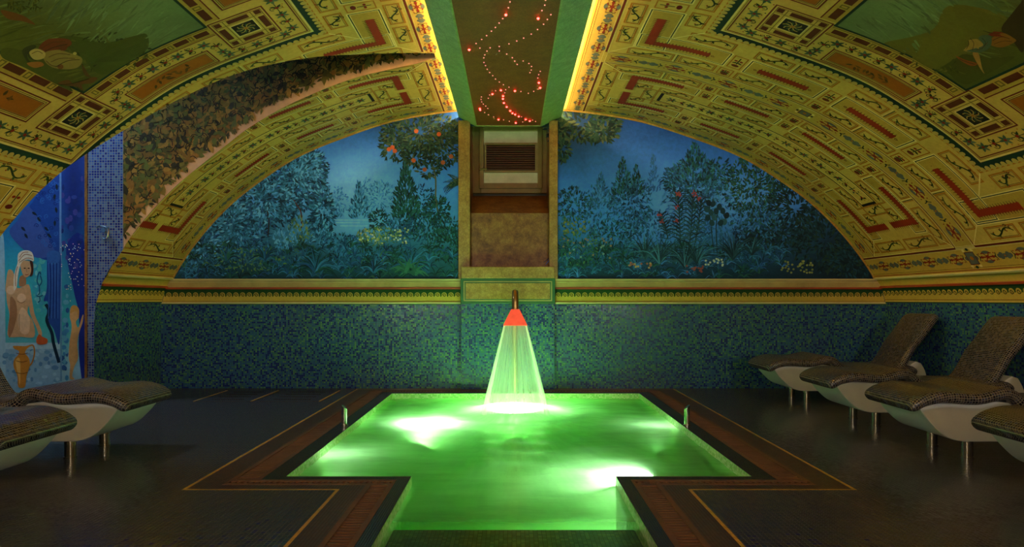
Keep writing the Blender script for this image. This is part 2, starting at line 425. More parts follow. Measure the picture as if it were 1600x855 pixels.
def catmull(P, n, closed):
    out = []; m = len(P)
    for i in range(m if closed else m - 1):
        g = (lambda k: P[k % m]) if closed else (lambda k: P[max(0, min(m - 1, k))])
        p0, p1, p2, p3 = g(i - 1), g(i), g(i + 1), g(i + 2)
        for k in range(n):
            t = k / n
            out.append(tuple(.5 * (2*p1[j] + (p2[j] - p0[j])*t + (2*p0[j] - 5*p1[j] + 4*p2[j] - p3[j])*t*t + (3*p1[j] - p0[j] - 3*p2[j] + p3[j])*t**3) for j in (0, 1)))
    if not closed: out.append(P[-1])
    return out


# ------------------------------------------------------------------ room shell
def vgrid(side, sv, y0, y1, ny, uvs=None):
    vs = []; fs = []; uv = []
    for i, s in enumerate(sv):
        a = y0(s) if callable(y0) else y0; b = y1(s) if callable(y1) else y1
        for j in range(ny + 1):
            Y = a + (b - a) * j / ny; vs.append(vp(side, s, Y)); uv.append((Y, s))
    n = ny + 1
    for i in range(len(sv) - 1):
        for j in range(ny):
            q = (i*n + j, i*n + j + 1, (i+1)*n + j + 1, (i+1)*n + j); fs.append(q if side > 0 else q[::-1])
    return vs, fs, uv
def join(parts):
    V = []; FF = []; U = []
    for v, f, u in parts:
        b = len(V); V += v; U += u; FF += [tuple(b + k for k in q) for q in f]
    return V, FF, U
SV = [STOT * i / 90 for i in range(91)]
SV_L1 = sorted(set([.8] + [s for s in SV if s >= .8]))
parts = [vgrid(1, SV, YR, D, 8),
         vgrid(-1, sorted(set([s for s in SV if s <= .8] + [.8])), YR, D, 8),
         vgrid(-1, SV_L1, YR, near_y, 8), vgrid(-1, SV_L1, far_y, D, 4)]
V, FF, U = join(parts)
ceiling = tag(mesh('ceiling', V, FF, M['cream'], None, U, True), 'painted barrel vault in yellow and green over the spa room', kind='structure')
SW = [STOT + (SEND - STOT) * i / 14 for i in range(15)]
V, FF, U = join([vgrid(1, SW, YR, D, 2)])
wall_right = tag(mesh('wall_right', V, FF, M['wall_tile'], None, U, True), 'blue green mosaic wall behind the row of four loungers', kind='structure')
V, FF, U = join([vgrid(-1, SW, YR, YNEAR, 2), vgrid(-1, SW, YFAR, D, 2)])
wall_left = tag(mesh('wall_left', V, FF, M['wall_tile'], None, U, True), 'short blue green mosaic wall beside the painted alcove', kind='structure')

NX0, NX1, NZ0, NZ1 = -.61, .54, 1.767, 3.86          # window niche
def zz(py, Y=D): return H + (VY - py) * Y / F
def xx(px, Y=D): return (px - VX) * Y / F
b = BM()
b.box(-6.2, D, -.1, 6.2, D + .12, NZ0); b.box(-6.2, D, NZ0, NX0, D + .12, 4.8); b.box(NX1, D, NZ0, 6.2, D + .12, 4.8); b.box(NX0, D, NZ1, NX1, D + .12, 4.8)
wall_back = tag(b.build('wall_back', M['wall_tile']), 'end wall of blue green mosaic under two painted garden lunettes', kind='structure')
b = BM(); b.box(-8.2, YR - .12, -.1, 6.2, YR, 4.8)
tag(b.build('wall_front', M['cream']), 'plain wall behind the camera', kind='structure')

# ---- alcove to the left
AX0, AX1, AZ = -8.0, -4.76, 4.7
alc = BM()
# curved wall over the far edge of the opening, extruded straight up
leaf_pts = []
for s in [.8 + (STOT - .8) * i / 60 for i in range(61)]:
    x, _, z = vp(-1, s, 0); leaf_pts.append((x, far_y(s), z))
leaf_pts = [p for p in leaf_pts if p[0] > AX1] + [(AX1, YFAR, [p for p in leaf_pts if p[0] > AX1][-1][2] - .06)]
plen = [0]
for i in range(1, len(leaf_pts)): plen.append(plen[-1] + math.hypot(leaf_pts[i][0] - leaf_pts[i-1][0], leaf_pts[i][1] - leaf_pts[i-1][1]))
wl = BM()
for i in range(len(leaf_pts) - 1):
    a, c = leaf_pts[i], leaf_pts[i+1]; wl.quad((a[0], a[1], a[2]), (c[0], c[1], c[2]), (c[0], c[1], AZ), (a[0], a[1], AZ))
wall_leaf = tag(wl.build('wall_leaf', M['pink_plaster']), 'leaf painted wall above the opening in the vault', kind='structure')
wn_ = BM()
npts = []
for s in [.8 + (STOT - .8) * i / 60 for i in range(61)]:
    x, _, z = vp(-1, s, 0); npts.append((x, near_y(s), z))
for i in range(60):
    a, c = npts[i], npts[i+1]; wn_.quad((a[0], a[1], a[2]), (a[0], a[1], AZ), (c[0], c[1], AZ), (c[0], c[1], c[2]))
wn_.quad((-5.14, YNEAR, 0), (-5.14, YNEAR, AZ), (AX0, YNEAR, AZ), (AX0, YNEAR, 0))
wn_.quad((AX0, YNEAR, 0), (AX0, YNEAR, AZ), (AX0, YFAR + .1, AZ), (AX0, YFAR + .1, 0))
tag(wn_.build('wall_alcove', M['blue_plaster']), 'blue side walls of the alcove', kind='structure')
cb = BM().box(AX0, 5.5, AZ, -.3, 8.3, AZ + .1)
tag(cb.build('ceiling_alcove', M['plaster_dark']), 'flat ceiling of the alcove', kind='structure')
TX = -5.20
tl = BM()
tl.poly([(TX, YFAR, 0), (-5.12, YFAR, 0), (-5.12, YFAR, 1.0), (-5.10, YFAR, 1.235), (-5.02, YFAR, 1.5), (-4.94, YFAR, 1.66), (AX1, YFAR, leaf_pts[-1][2]), (AX1, YFAR, AZ), (TX, YFAR, AZ)])
tile_pier = tag(tl.build('wall_pier', M['alcove_tile']), 'tall pale blue mosaic strip beside the leaf painted wall', kind='structure')
trm = BM().box(TX - .03, YFAR - .01, 0, TX, YFAR + .12, AZ)
tag(trm.build('trim_1', M['rust_marble']), 'thin brown strip between mosaic pier and alcove mural', kind='structure')
ml = BM().box(AX0, YFAR + .06, 0, TX - .03, YFAR + .2, AZ)
wall_mural = tag(ml.build('wall_mural', M['blue_plaster']), 'alcove wall with a blue figure mural', kind='structure')

# ---- pool outline and floor
PXL, PXR, PYB, PYF, NL, NR, NEND = -1.66, 1.76, 8.84, 4.70, -.74, .765, 1.3
def outline(os, ob, of, on, oe):
    return [(PXL - os, PYB + ob), (PXR + os, PYB + ob), (PXR + os, PYF - of), (NR + on, PYF - of), (NR + on, NEND - oe), (NL - on, NEND - oe), (NL - on, PYF - of), (PXL - os, PYF - of)]
O = [outline(0, 0, 0, 0, 0), outline(.15, .14, .09, .09, .09), outline(.37, .30, .215, .28, .28), outline(.57, .43, .315, .44, .44), outline(.595, .455, .337, .462, .462)]
def ring(name, A, B, z, mat, label, skip=()):
    b = BM()
    for i in range(8):
        if i in skip: continue
        j = (i + 1) % 8
        b.poly([(A[i][0], A[i][1], z), (A[j][0], A[j][1], z), (B[j][0], B[j][1], z), (B[i][0], B[i][1], z)])
    # turn faces upward
    fs = []
    for f in b.f:
        p = [Vector(b.v[k]) for k in f]; n = (p[1] - p[0]).cross(p[2] - p[0]); fs.append(f if n.z > 0 else f[::-1])
    b.f = fs
    return tag(b.build(name, mat), label, kind='structure')
FX0, FX1 = -8.0, 5.6
o4 = O[4]
b = BM()
def fl(x0, y0, x1, y1): b.quad((x0, y0, 0), (x1, y0, 0), (x1, y1, 0), (x0, y1, 0))
fl(FX0, YR, o4[0][0], D); fl(o4[1][0], YR, FX1, D); fl(o4[0][0], o4[0][1], o4[1][0], D)
fl(o4[7][0], YR, o4[6][0], o4[7][1]); fl(o4[3][0], YR, o4[2][0], o4[2][1]); fl(o4[5][0], YR, o4[4][0], o4[4][1])
floor = tag(b.build('floor', M['floor_tile']), 'dark glossy mosaic floor around the pool', kind='structure')
coping = ring('floor_coping', O[0], O[1], 0, M['coping_tile'], 'dark mosaic edge round the green pool')
border = ring('floor_border', O[2], O[3], 0, M['border_tile'], 'brown mosaic border outside the pool drain')
yline = ring('floor_line', O[3], O[4], .0, M['yellow_line'], 'thin yellow mosaic line framing the pool border')
channel = ring('floor_channel', O[1], O[2], -.06, M['dark'], 'dark drain channel under the pool grating')

# ---- drain gratings: frame bars and slats
def slat_mesh(dx, dy):
    q = BM().box(-dx / 2, -dy / 2, -.018, dx / 2, dy / 2, -.002); me = bpy.data.meshes.new('slat'); me.from_pydata(q.v, [], q.f); me.materials.append(M['grate']); return me
def grating(name, x0, y0, x1, y1, along, label, single=True, rim=.035, pitch=.042, vis=None):
    g = empty(name, ((x0 + x1) / 2, (y0 + y1) / 2, 0), label=label, cat='grating', group='pool drain gratings')
    cx, cy = g.location.x, g.location.y; hx, hy = (x1 - x0) / 2, (y1 - y0) / 2
    f = BM()
    if along == 'x':
        f.box(-hx, -hy, -.03, hx, -hy + rim, 0.002); f.box(-hx, hy - rim, -.03, hx, hy, 0.002); f.box(-hx, -hy + rim, -.03, -hx + .02, hy - rim, .002); f.box(hx - .02, -hy + rim, -.03, hx, hy - rim, .002)
        n = int((2*hx - .06) / pitch); me = slat_mesh(pitch * .5, 2*hy - 2*rim + .004)
        pos = [(-hx + .03 + (k + .5) * (2*hx - .06) / n, 0) for k in range(n)]
    else:
        f.box(-hx, -hy, -.03, -hx + rim, hy, .002); f.box(hx - rim, -hy, -.03, hx, hy, .002); f.box(-hx + rim, -hy, -.03, hx - rim, -hy + .02, .002); f.box(-hx + rim, hy - .02, -.03, hx - rim, hy, .002)
        n = int((2*hy - .06) / pitch); me = slat_mesh(2*hx - 2*rim + .004, pitch * .5)
        pos = [(0, -hy + .03 + (k + .5) * (2*hy - .06) / n) for k in range(n)]
    f.build('grate_frame', M['grate'], g)
    if single:
        for px_, py_ in pos:
            if vis and not vis(py_ + cy): continue
            o = link(bpy.data.objects.new('slat', me), g); o.location = (px_, py_, 0)
    else:
        q = BM()
        sx = abs(me.vertices[0].co.x); sy = abs(me.vertices[0].co.y)
        for px_, py_ in pos: q.box(px_ - sx, py_ - sy, -.018, px_ + sx, py_ + sy, -.002)
        q.build('slat_row', M['grate'], g)['kind'] = 'stuff'
    return g
a, c = O[1], O[2]
grating('drain_grating', c[7][0], c[7][1], a[6][0] - .0, a[7][1], 'x', 'brown slatted drain grating along the near left pool edge')
grating('drain_grating', a[3][0], c[2][1], c[2][0], a[2][1], 'x', 'brown slatted drain grating along the near right pool edge')
grating('drain_grating', c[6][0], NEND, a[6][0], c[6][1], 'y', 'brown slatted drain grating left of the pool steps', vis=lambda y: y > 2.9)
grating('drain_grating', a[3][0], NEND, c[3][0], c[3][1], 'y', 'brown slatted drain grating right of the pool steps', vis=lambda y: y > 2.9)
grating('drain_grating', c[0][0], a[7][1], a[0][0], c[0][1], 'y', 'long dark drain grating down the left side of the pool', single=False)
grating('drain_grating', a[1][0], a[2][1], c[1][0], c[1][1], 'y', 'long dark drain grating down the right side of the pool', single=False)
grating('drain_grating', a[0][0], a[0][1], a[1][0], c[0][1], 'x', 'dark drain grating along the far pool edge under the wall', single=False)

# two floor drains at the back left
def floor_drain(x0, x1, y0, y1, label):
    g = empty('floor_drain', ((x0 + x1) / 2, (y0 + y1) / 2, .001), label=label, cat='drain', group='floor drains at the far left')
    cx, cy = g.location.x, g.location.y
    p = BM().box(x0 - cx, y0 - cy, 0, x1 - cx, y1 - cy, .003).build('drain_plate', M['floor_tile'], g)
    for xs_ in ((x0, x1) if x0 < -3.5 else (x1,)):
        BM().box(xs_ - cx - .012, y0 - cy, .001, xs_ - cx + .012, y1 - cy, .005).build('edge_strip', M['yellow_line'], g)
    n = 4
    for k in range(n):
        yk = y0 + (y1 - y0) * (k + .7) / (n + .4)
        BM().box(x0 - cx + .16, yk - cy - .012, .002, x1 - cx - .16, yk - cy + .012, .006).build('slot', M['dark'], g)
floor_drain(-4.05, -3.32, 8.15, 9.1, 'dark floor drain with slots near the left corner')
floor_drain(-3.25, -2.45, 8.15, 9.1, 'slotted floor drain nearest the pool border at the back left')

# ------------------------------------------------------------------ pool
M['lit_rim'] = mosaic('lit_rim_mosaic', [(0, rgb(.5, .8, .35)), (.4, rgb(.75, .95, .55)), (.8, rgb(.9, 1, .75))], .02, rgb(.4, .6, .25), rough=.25, jitter=.15)  # brightness of the lit pool rim is put into a paler tile colour
pool = empty('pool', (0, 6.5, 0), label='sunken T shaped pool of glowing green water', cat='pool')
def pc(p): return (p[0], p[1] - 6.5, p[2])
bs = BM()
ol = O[0]; BOT = -1.0
for i in range(8):
    if i == 4: continue
    j = (i + 1) % 8
    bs.quad(pc((*ol[i], 0)), pc((*ol[j], 0)), pc((*ol[j], BOT)), pc((*ol[i], BOT)))
bs.quad(pc((PXL, PYF, BOT)), pc((PXR, PYF, BOT)), pc((PXR, PYB, BOT)), pc((PXL, PYB, BOT)))
bs.quad(pc((NL, NEND, BOT)), pc((NR, NEND, BOT)), pc((NR, PYF, BOT)), pc((NL, PYF, BOT)))
bs.quad(pc((NL, NEND, 0)), pc((NR, NEND, 0)), pc((NR, NEND, BOT)), pc((NL, NEND, BOT)))
bs.build('basin', M['pool_tile'], pool)
BZ = -.42
wt = BM()
for i in range(8):
    j = (i + 1) % 8; (xa, ya), (xb, yb) = ol[i], ol[j]
    nx_, ny_ = (yb - ya), -(xb - xa); m_ = math.hypot(nx_, ny_); nx_, ny_ = nx_ / m_ * .004, ny_ / m_ * .004
    wt.quad(pc((xa + nx_, ya + ny_, 0)), pc((xb + nx_, yb + ny_, 0)), pc((xb + nx_, yb + ny_, -.14)), pc((xa + nx_, ya + ny_, -.14)))
wt.build('lit_rim_tiles', M['lit_rim'], pool)
for x0, x1 in ((PXL, -1.0), (1.1, PXR)):
    BM().box(x0, PYF - 6.5 + .002, BOT, x1, PYB - 6.5, BZ).build('bench', M['pool_tile'], pool, bevel=.02)
for k, (y0, z) in enumerate(((4.26, -.32), (4.11, -.22), (3.98, -.13), (3.62, -.10))):
    BM().box(NL + .001, NEND - 6.5, BOT if k == 0 else z - .2, NR - .001, y0 - 6.5, z).build('step', M['step_tile'], pool, bevel=.012)
# water surface: one sheet with ripples and churned air near the fountain
WX, WY, WZ = .04, 7.8, -.07
def churn(x, y):
    d = math.hypot((x - WX) / 1.15, (y - WY) / .62); f = math.exp(-d * d)
    d2 = math.hypot((x - WX - .1) / .9, (y - 6.5) / 1.3); f += .45 * math.exp(-d2 * d2)
    d3 = math.hypot((x - .45) / .8, (y - 4.75) / .8); f += .4 * math.exp(-d3 * d3)
    return min(1, f)
def ripple(x, y):
    r = math.hypot(x - WX, y - WY)
    z = .012 * math.sin(r * 15) * math.exp(-r * .75) + .004 * math.sin(x * 9 + y * 5) * math.sin(y * 11 - x * 3)
    return z + .05 * math.exp(-((r - .38) / .16) ** 2)
wv = []; wf = []; wc = []
def water_patch(x0, y0, x1, y1, st):
    nx = max(2, int((x1 - x0) / st)); ny = max(2, int((y1 - y0) / st)); b0 = len(wv)
    for j in range(ny + 1):
        for i in range(nx + 1):
            x = x0 + (x1 - x0) * i / nx; y = y0 + (y1 - y0) * j / ny
            wv.append((x, y - 6.5, WZ + ripple(x, y))); wc.append(churn(x, y))
    for j in range(ny):
        for i in range(nx):
            q = b0 + j * (nx + 1) + i; wf.append((q, q + 1, q + nx + 2, q + nx + 1))
water_patch(PXL, PYF, PXR, PYB, .04); water_patch(NL, NEND, NR, PYF, .05)
wo = mesh('water', wv, wf, M['water'], pool, None, True)
ca = wo.data.color_attributes.new('Col', 'FLOAT_COLOR', 'POINT')
ca.data.foreach_set('color', np.array([(c, min(1, max(0, (v[1] + 6.5 - 3.84) / .2)), c, 1) for c, v in zip(wc, wv)], dtype=np.float32).ravel())
tag(wo, 'glowing green water surface')

q = BM(); ob = [(a_, 4.27 if b_ == NEND else b_) for a_, b_ in ol]; q.v = [pc((*p_, WZ - .045)) for p_ in ob] + [pc((*p_, BOT + .002)) for p_ in ob]
q.f = [(0, 1, 2, 3, 4, 5, 6, 7), (15, 14, 13, 12, 11, 10, 9, 8)] + [(i, 8 + i, 8 + (i + 1) % 8, (i + 1) % 8) for i in range(8)]
q.f = [f[::-1] for f in q.f]
q.build('water_body', M['cloudy'], pool, uv=False)
M['pool_lens'] = emit('green_pool_lamp', (.70, 1.0, .72, 1), POOL)
def pool_light(x, y, z, d, label, r=.11):
    g = empty('pool_light', (x, y, z), label=label, cat='light', group='underwater pool lights')
    d = Vector(d).normalized(); q = d.to_track_quat('Z', 'Y')
    g.rotation_mode = 'QUATERNION'; g.rotation_quaternion = q
    n = 20; vs = []; fs = []
    for rr, hz in ((r, .004), (r * .6, .007), (r * .2, .009)):
        for k in range(n): vs.append((rr * math.cos(2*PI*k/n), rr * math.sin(2*PI*k/n), .012 + hz))
    for i in range(2):
        for k in range(n): fs.append((i*n + k, i*n + (k+1) % n, (i+1)*n + (k+1) % n, (i+1)*n + k))
    fs.append(tuple(2*n + k for k in range(n)))
    mesh('lens', vs, fs, M['pool_lens'], g, None, True)
    rim = BM().tube([(0, 0, -.02), (0, 0, .012)], r + .022, 20); rim.build('rim', M['steel'], g, smooth=True)
pool_light(-.985, 7.0, -.33, (.25, .45, .86), 'green pool light glowing left of the fountain splash')
pool_light(1.06, 4.9, -.2, (-1, .12, .3), 'brightest green pool light, at the near right pool corner')
pool_light(.05, 7.85, -.5, (0, .7, .75), 'green pool light under the fountain splash', .16)
pool_light(-1.56, 5.6, -.37, (.2, .62, .75), 'small added fill light for the glow at the left pool bench', .035)  # this and the next are added lights that lift the pool glow
pool_light(1.6, 6.9, -.37, (-.2, .62, .75), 'small added fill light for the glow at the right pool bench', .035)

# ------------------------------------------------------------------ beam with star lights
BX0, BX1, BL0, BL1, BZB, BZL = -.53, .43, -.78, .72, 3.83, 3.965
beam = empty('ceiling_beam', (-.05, 3.7, BZB), label='hanging green marble ceiling beam with red star lights underneath', cat='beam')
def bb(x, y, z): return (x + .05, y - 3.7, z - BZB)
q = BM()
for xa, xb in ((BX0, BL0), (BX1, BL1)):
    q.quad(bb(xa, YR, BZB), bb(xa, D, BZB), bb(xb, D, BZL), bb(xb, YR, BZL)); 
    q.quad(bb(xb, YR, BZL), bb(xb, D, BZL), bb(xb + (.03 if xb < 0 else -.03), D, BZL), bb(xb + (.03 if xb < 0 else -.03), YR, BZL))
q.build('beam_side', M['green_marble'], beam)
q = BM().box(BX0 + .05, YR - 3.7, .006, BX1 + .05, D - 3.7, .03); q.build('star_panel', M['beam_brown'], beam)
q = BM()
for xs_ in (BX0, BX1 - .018): q.box(xs_ + .05, YR - 3.7, -.004, xs_ + .068, D - 3.7, .012)
q.box(BX0 + .05, D - 3.73, -.004, BX1 + .05, D - 3.7, .012)
q.build('panel_edge', M['green_marble'], beam)
q = BM()
q.box(BX0 - .1 + .05, YR - 3.7, .10, BX1 + .1 + .05, D - 3.7, .34); q.build('beam_core', M['plaster_dark'], beam)
M['cove'] = emit('warm_cove_led', (1.0, .62, .24, 1), COVE)
for xc in (BL0 + .11, BL1 - .11):
    BM().box(xc + .05 - .012, YR - 3.68, BZL - BZB + .055, xc + .05 + .012, D - 3.72, BZL - BZB + .075).build('light_strip', M['cove'], beam)
M['star_s'] = emit('small_red_star', (1, .22, .18, 1), STAR * .12)
M['star_b'] = emit('big_red_star', (1, .012, .010, 1), STAR * 3)
small = [(532,13),(522,49),(488,115),(466,142),(443,169),(419,191),(390,218),(360,241),(326,266),(349,294),(411,292),(392,312),(379,335),(373,353),(374,381),(383,400),(394,422),(409,442),(427,461),(444,481),(468,500),(492,516),(526,531),(748,3),(743,33),(726,66),(780,91),(759,120),(736,149),(699,181),(661,209),(615,233),(573,251),(526,268),(467,284),(467,311),(512,330),(546,352),(561,373),(576,393),(612,372),(647,387),(663,405),(661,427),(653,443),(716,435),(706,455),(701,475),(703,543),(676,556),(643,568),(598,557),(506,547),(500,565),(445,553),(408,578),(400,598),(359,590),(356,605),(360,620),(370,634),(385,646),(397,660),(378,685),(401,698),(433,712),(493,729),(528,738),(609,742),(687,739),(602,711),(669,731)]
big = [(507,90),(703,112),(284,302),(707,502),(715,533),(477,548),(562,552),(425,571),(490,583),(489,600),(495,625),(512,649),(533,673),(547,687),(563,695),(585,707),(349,660),(351,668),(462,726),(567,746),(627,725),(652,735)]
def dome(name, r, h, mat):
    vs = []; fs = []; n = 10
    for i in range(3):
        a = PI / 2 * i / 3
        for k in range(n): vs.append((r*math.cos(a)*math.cos(2*PI*k/n), r*math.cos(a)*math.sin(2*PI*k/n), -h*math.sin(a)))
    vs.append((0, 0, -h))
    for i in range(2):
        for k in range(n): fs.append((i*n + k, (i+1)*n + k, (i+1)*n + (k+1) % n, i*n + (k+1) % n))
    for k in range(n): fs.append((2*n + k, 3*n, 2*n + (k+1) % n))
    me = bpy.data.meshes.new(name); me.from_pydata(vs, [], fs); me.materials.append(mat); return me
ms, mb_ = dome('small_star', .006, .006, M['star_s']), dome('big_star', .012, .016, M['star_b'])
rq = BM().tube([(0, 0, .004), (0, 0, -.006)], .021, 12); mr = bpy.data.meshes.new('star_ring'); mr.from_pydata(rq.v, [], rq.f); mr.materials.append(M['steel'])
for lst, me in ((small, ms), (big, mb_)):
    for zx, zy in lst:
        px, py = 660 + zx / 3.886, zy / 3.886
        Y = F * (BZB - H) / (VY - py); X = (px - VX) * Y / F
        o = link(bpy.data.objects.new('star_light', me), beam); o.location = (X + .05, Y - 3.7, .004)
        if me is mb_:
            r_ = link(bpy.data.objects.new('star_ring', mr), o); r_.location = (0, 0, .003)

# ------------------------------------------------------------------ niche and window
niche = empty('niche', (-.05, D, 1.2), label='gold marble window niche over the fountain in the end wall', cat='niche')
niche['kind'] = 'structure'; del niche['category']
def nb(b, x0, y0, z0, x1, y1, z1): return b.box(x0 + .05, y0 - D, z0 - 1.2, x1 + .05, y1 - D, z1 - 1.2)
q = BM(); nb(q, -.78, D - .06, NZ0 - .17, NX0, D + .0, 3.9); nb(q, NX1, D - .06, NZ0 - .17, .665, D, 3.9); q.build('niche_frame', M['gold_marble'], niche, bevel=.006)
q = BM(); nb(q, NX0 - .04, D, NZ0, NX0, 10.1, 4.2); nb(q, NX1, D, NZ0, NX1 + .04, 10.1, 4.2); nb(q, NX0, D + .1, 4.1, NX1, 10.1, 4.2); q.build('niche_reveal', M['rust_marble'], niche)
ZL = 2.57
q = BM(); nb(q, NX0, D + .07, NZ0, NX1, D + .12, ZL); q.build('niche_back_panel', M['rust_marble'], niche)
sl = BM(); sl.quad((NX0 + .05, .07, ZL - 1.2), (NX1 + .05, .07, ZL - 1.2), (NX1 + .05, .72, 2.93 - 1.2), (NX0 + .05, .72, 2.93 - 1.2)); sl.build('sloping_sill', M['rust_marble'], niche)
q = BM(); nb(q, -.73, D - .15, 1.603, .61, D + .08, NZ0 + .005); q.build('niche_ledge', M['gold_marble'], niche, bevel=.01)
q = BM(); nb(q, -.745, D - .09, 1.235, .625, D, 1.603); q.build('panel_border', M['dark_green'], niche, bevel=.006)
q = BM(); nb(q, -.70, D - .097, 1.275, .58, D - .05, 1.565); q.build('panel_line', M['cream'], niche)
q = BM(); nb(q, -.685, D - .10, 1.29, .565, D - .05, 1.55); q.build('panel_gap', M['dark_green'], niche)
q = BM(); nb(q, -.67, D - .104, 1.305, .55, D - .05, 1.535); q.build('marble_panel', M['gold_marble'], niche)
q = BM(); nb(q, -.735, D - .08, 0, .615, D, 1.235); q.build('tiled_pilaster', M['wall_tile'], niche)

win = empty('window_1', (0, 10.06, 2.9)); tag(win, 'olive wooden window with frosted panes and a brown louvre', kind='structure')
WYY = 10.0
def wb(b, px0, py0, px1, py1, y0, y1):
    return b.box(xx(px0, WYY), y0 - 10.06, zz(py1, WYY) - 2.9, xx(px1, WYY), y1 - 10.06, zz(py0, WYY) - 2.9)
q = BM(); wb(q, 738, 185, 751, 302, 9.98, 10.08); wb(q, 845, 185, 858, 302, 9.98, 10.08); wb(q, 751, 291, 845, 302, 9.98, 10.08); wb(q, 751, 185, 845, 203, 9.98, 10.08)
q.build('window_frame', M['wood'], win, bevel=.008)
q = BM(); wb(q, 749, 200, 756, 295, 9.95, 10.05); wb(q, 840, 200, 847, 295, 9.95, 10.05); wb(q, 756, 287, 840, 295, 9.95, 10.05); wb(q, 756, 198, 840, 205, 9.95, 10.05)
q.build('sash', M['wood'], win, bevel=.006)
for p0, p1 in ((205, 226), (268, 287)):
    q = BM(); wb(q, 756, p0, 840, p1, 10.01, 10.03); q.build('pane', M['frost'], win)
lv = BM(); wb(lv, 757, 224, 760, 270, 9.96, 10.04); wb(lv, 836, 224, 840, 270, 9.96, 10.04); wb(lv, 760, 224, 836, 227, 9.96, 10.04); wb(lv, 760, 267, 836, 270, 9.96, 10.04)
lvo = lv.build('louvre', M['wood'], win)
q = BM(); wb(q, 760, 227, 836, 267, 10.03, 10.04); q.build('louvre_back', M['dark'], lvo)
sq = BM(); wx0, wx1 = xx(760, WYY), xx(836, WYY); hw_ = (wx1 - wx0) / 2
sq.v = [(-hw_, -.018, -.012), (hw_, -.018, -.012), (hw_, .018, .012), (-hw_, .018, .012), (-hw_, -.018, -.004), (hw_, -.018, -.004), (hw_, .018, .02), (-hw_, .018, .02)]
sq.f = [(3, 2, 1, 0), (4, 5, 6, 7), (0, 1, 5, 4), (1, 2, 6, 5), (2, 3, 7, 6), (3, 0, 4, 7)]
sm = bpy.data.meshes.new('louvre_slat'); sm.from_pydata(sq.v, [], sq.f); sm.materials.append(M['louvre'])
for k in range(11):
    o = link(bpy.data.objects.new('louvre_slat', sm), lvo); o.location = ((wx0 + wx1) / 2, -.07, zz(229.5 + k * 3.5, WYY) - 2.9)
q = BM(); q.tube([(xx(750, WYY), -.13, zz(266, WYY) - 2.9), (xx(750, WYY), -.16, zz(266, WYY) - 2.9), (xx(761, WYY), -.16, zz(266, WYY) - 2.9)], .012, 8); q.build('window_handle', M['brass'], win, smooth=True)
bk = BM().box(-.8, 10.1, 2.4, .8, 10.2, 4.4); tag(bk.build('wall_outside', M['plaster_dark']), 'dark light well behind the window', kind='structure')

# ------------------------------------------------------------------ cornice and frieze
def cornice_back(name, x0, x1, label):
    g = empty(name, ((x0 + x1) / 2, D, 1.4)); tag(g, label, kind='structure')
    cx = g.location.x
    for nm, z0, z1, d, mt in (('top_fillet', 1.575, 1.60, .045, 'cream_pale'), ('cornice_face', 1.475, 1.575, .030, 'cream'), ('upper_bead', 1.548, 1.556, .036, 'cream_pale'), ('red_moulding', 1.448, 1.475, .042, 'red_trim'), ('lower_fillet', 1.235, 1.262, .022, 'cream_pale'), ('green_fillet', 1.222, 1.235, .018, 'dark_green')):
        BM().box(x0 - cx, -d, z0 - 1.4, x1 - cx, 0, z1 - 1.4).build(nm, M[mt], g, bevel=.004)
    c = Canvas(lambda a, b, l: (a - cx, -.004 - l * .0008, b - 1.4), step=50)
    c.rect(x0, 1.262, x1, 1.448, (28, 74, 40), 0)
    c.rect(x0, 1.262, x1, 1.335, (205, 180, 92), 1)
    c.rect(x0, 1.268, x1, 1.274, (120, 70, 20), 2)
    waves(c, x0, x1, 1.335, .098)
    c.build('wave_frieze', M['frieze'], g)
def waves(c, a0, a1, z, pitch):
    """running dog scroll"""
    n = int(round((a1 - a0) / pitch)); p = (a1 - a0) / n; cr = (205, 180, 92)
    for k in range(n):
        x = a0 + (k + .5) * p; r = p * .40; cy = z + r * .72
        c.poly([(x - p * .5, z - .004), (x + p * .5, z - .004), (x + p * .42, z + r * .35), (x - p * .05, z + r * .25), (x - p * .3, z + r * .9)], cr, 1.5)
        c.ell(x, cy, r, r * 1.0, cr, 14, layer=1.6)
        c.spiral(x + r * .02, cy - r * .06, r * .78, 1.35, r * .27, (20, 50, 26), start=PI * 1.05, sgn=-1, layer=2.4)
cornice_back('trim_2', -5.16, -.745, 'cream cornice and wave frieze left of the fountain')
cornice_back('trim_3', .625, 5.48, 'cream cornice and wave frieze right of the fountain')
def vmap(side):
    return lambda a, b, l: vp(side, a, b, .003 + l * .0008)
def vclip(a, b):
    if a <= .8: return None
    n, f = near_y(min(a, STOT)), far_y(min(a, STOT))
    if n < b < f: return n if b < (n + f) / 2 else f
    return None
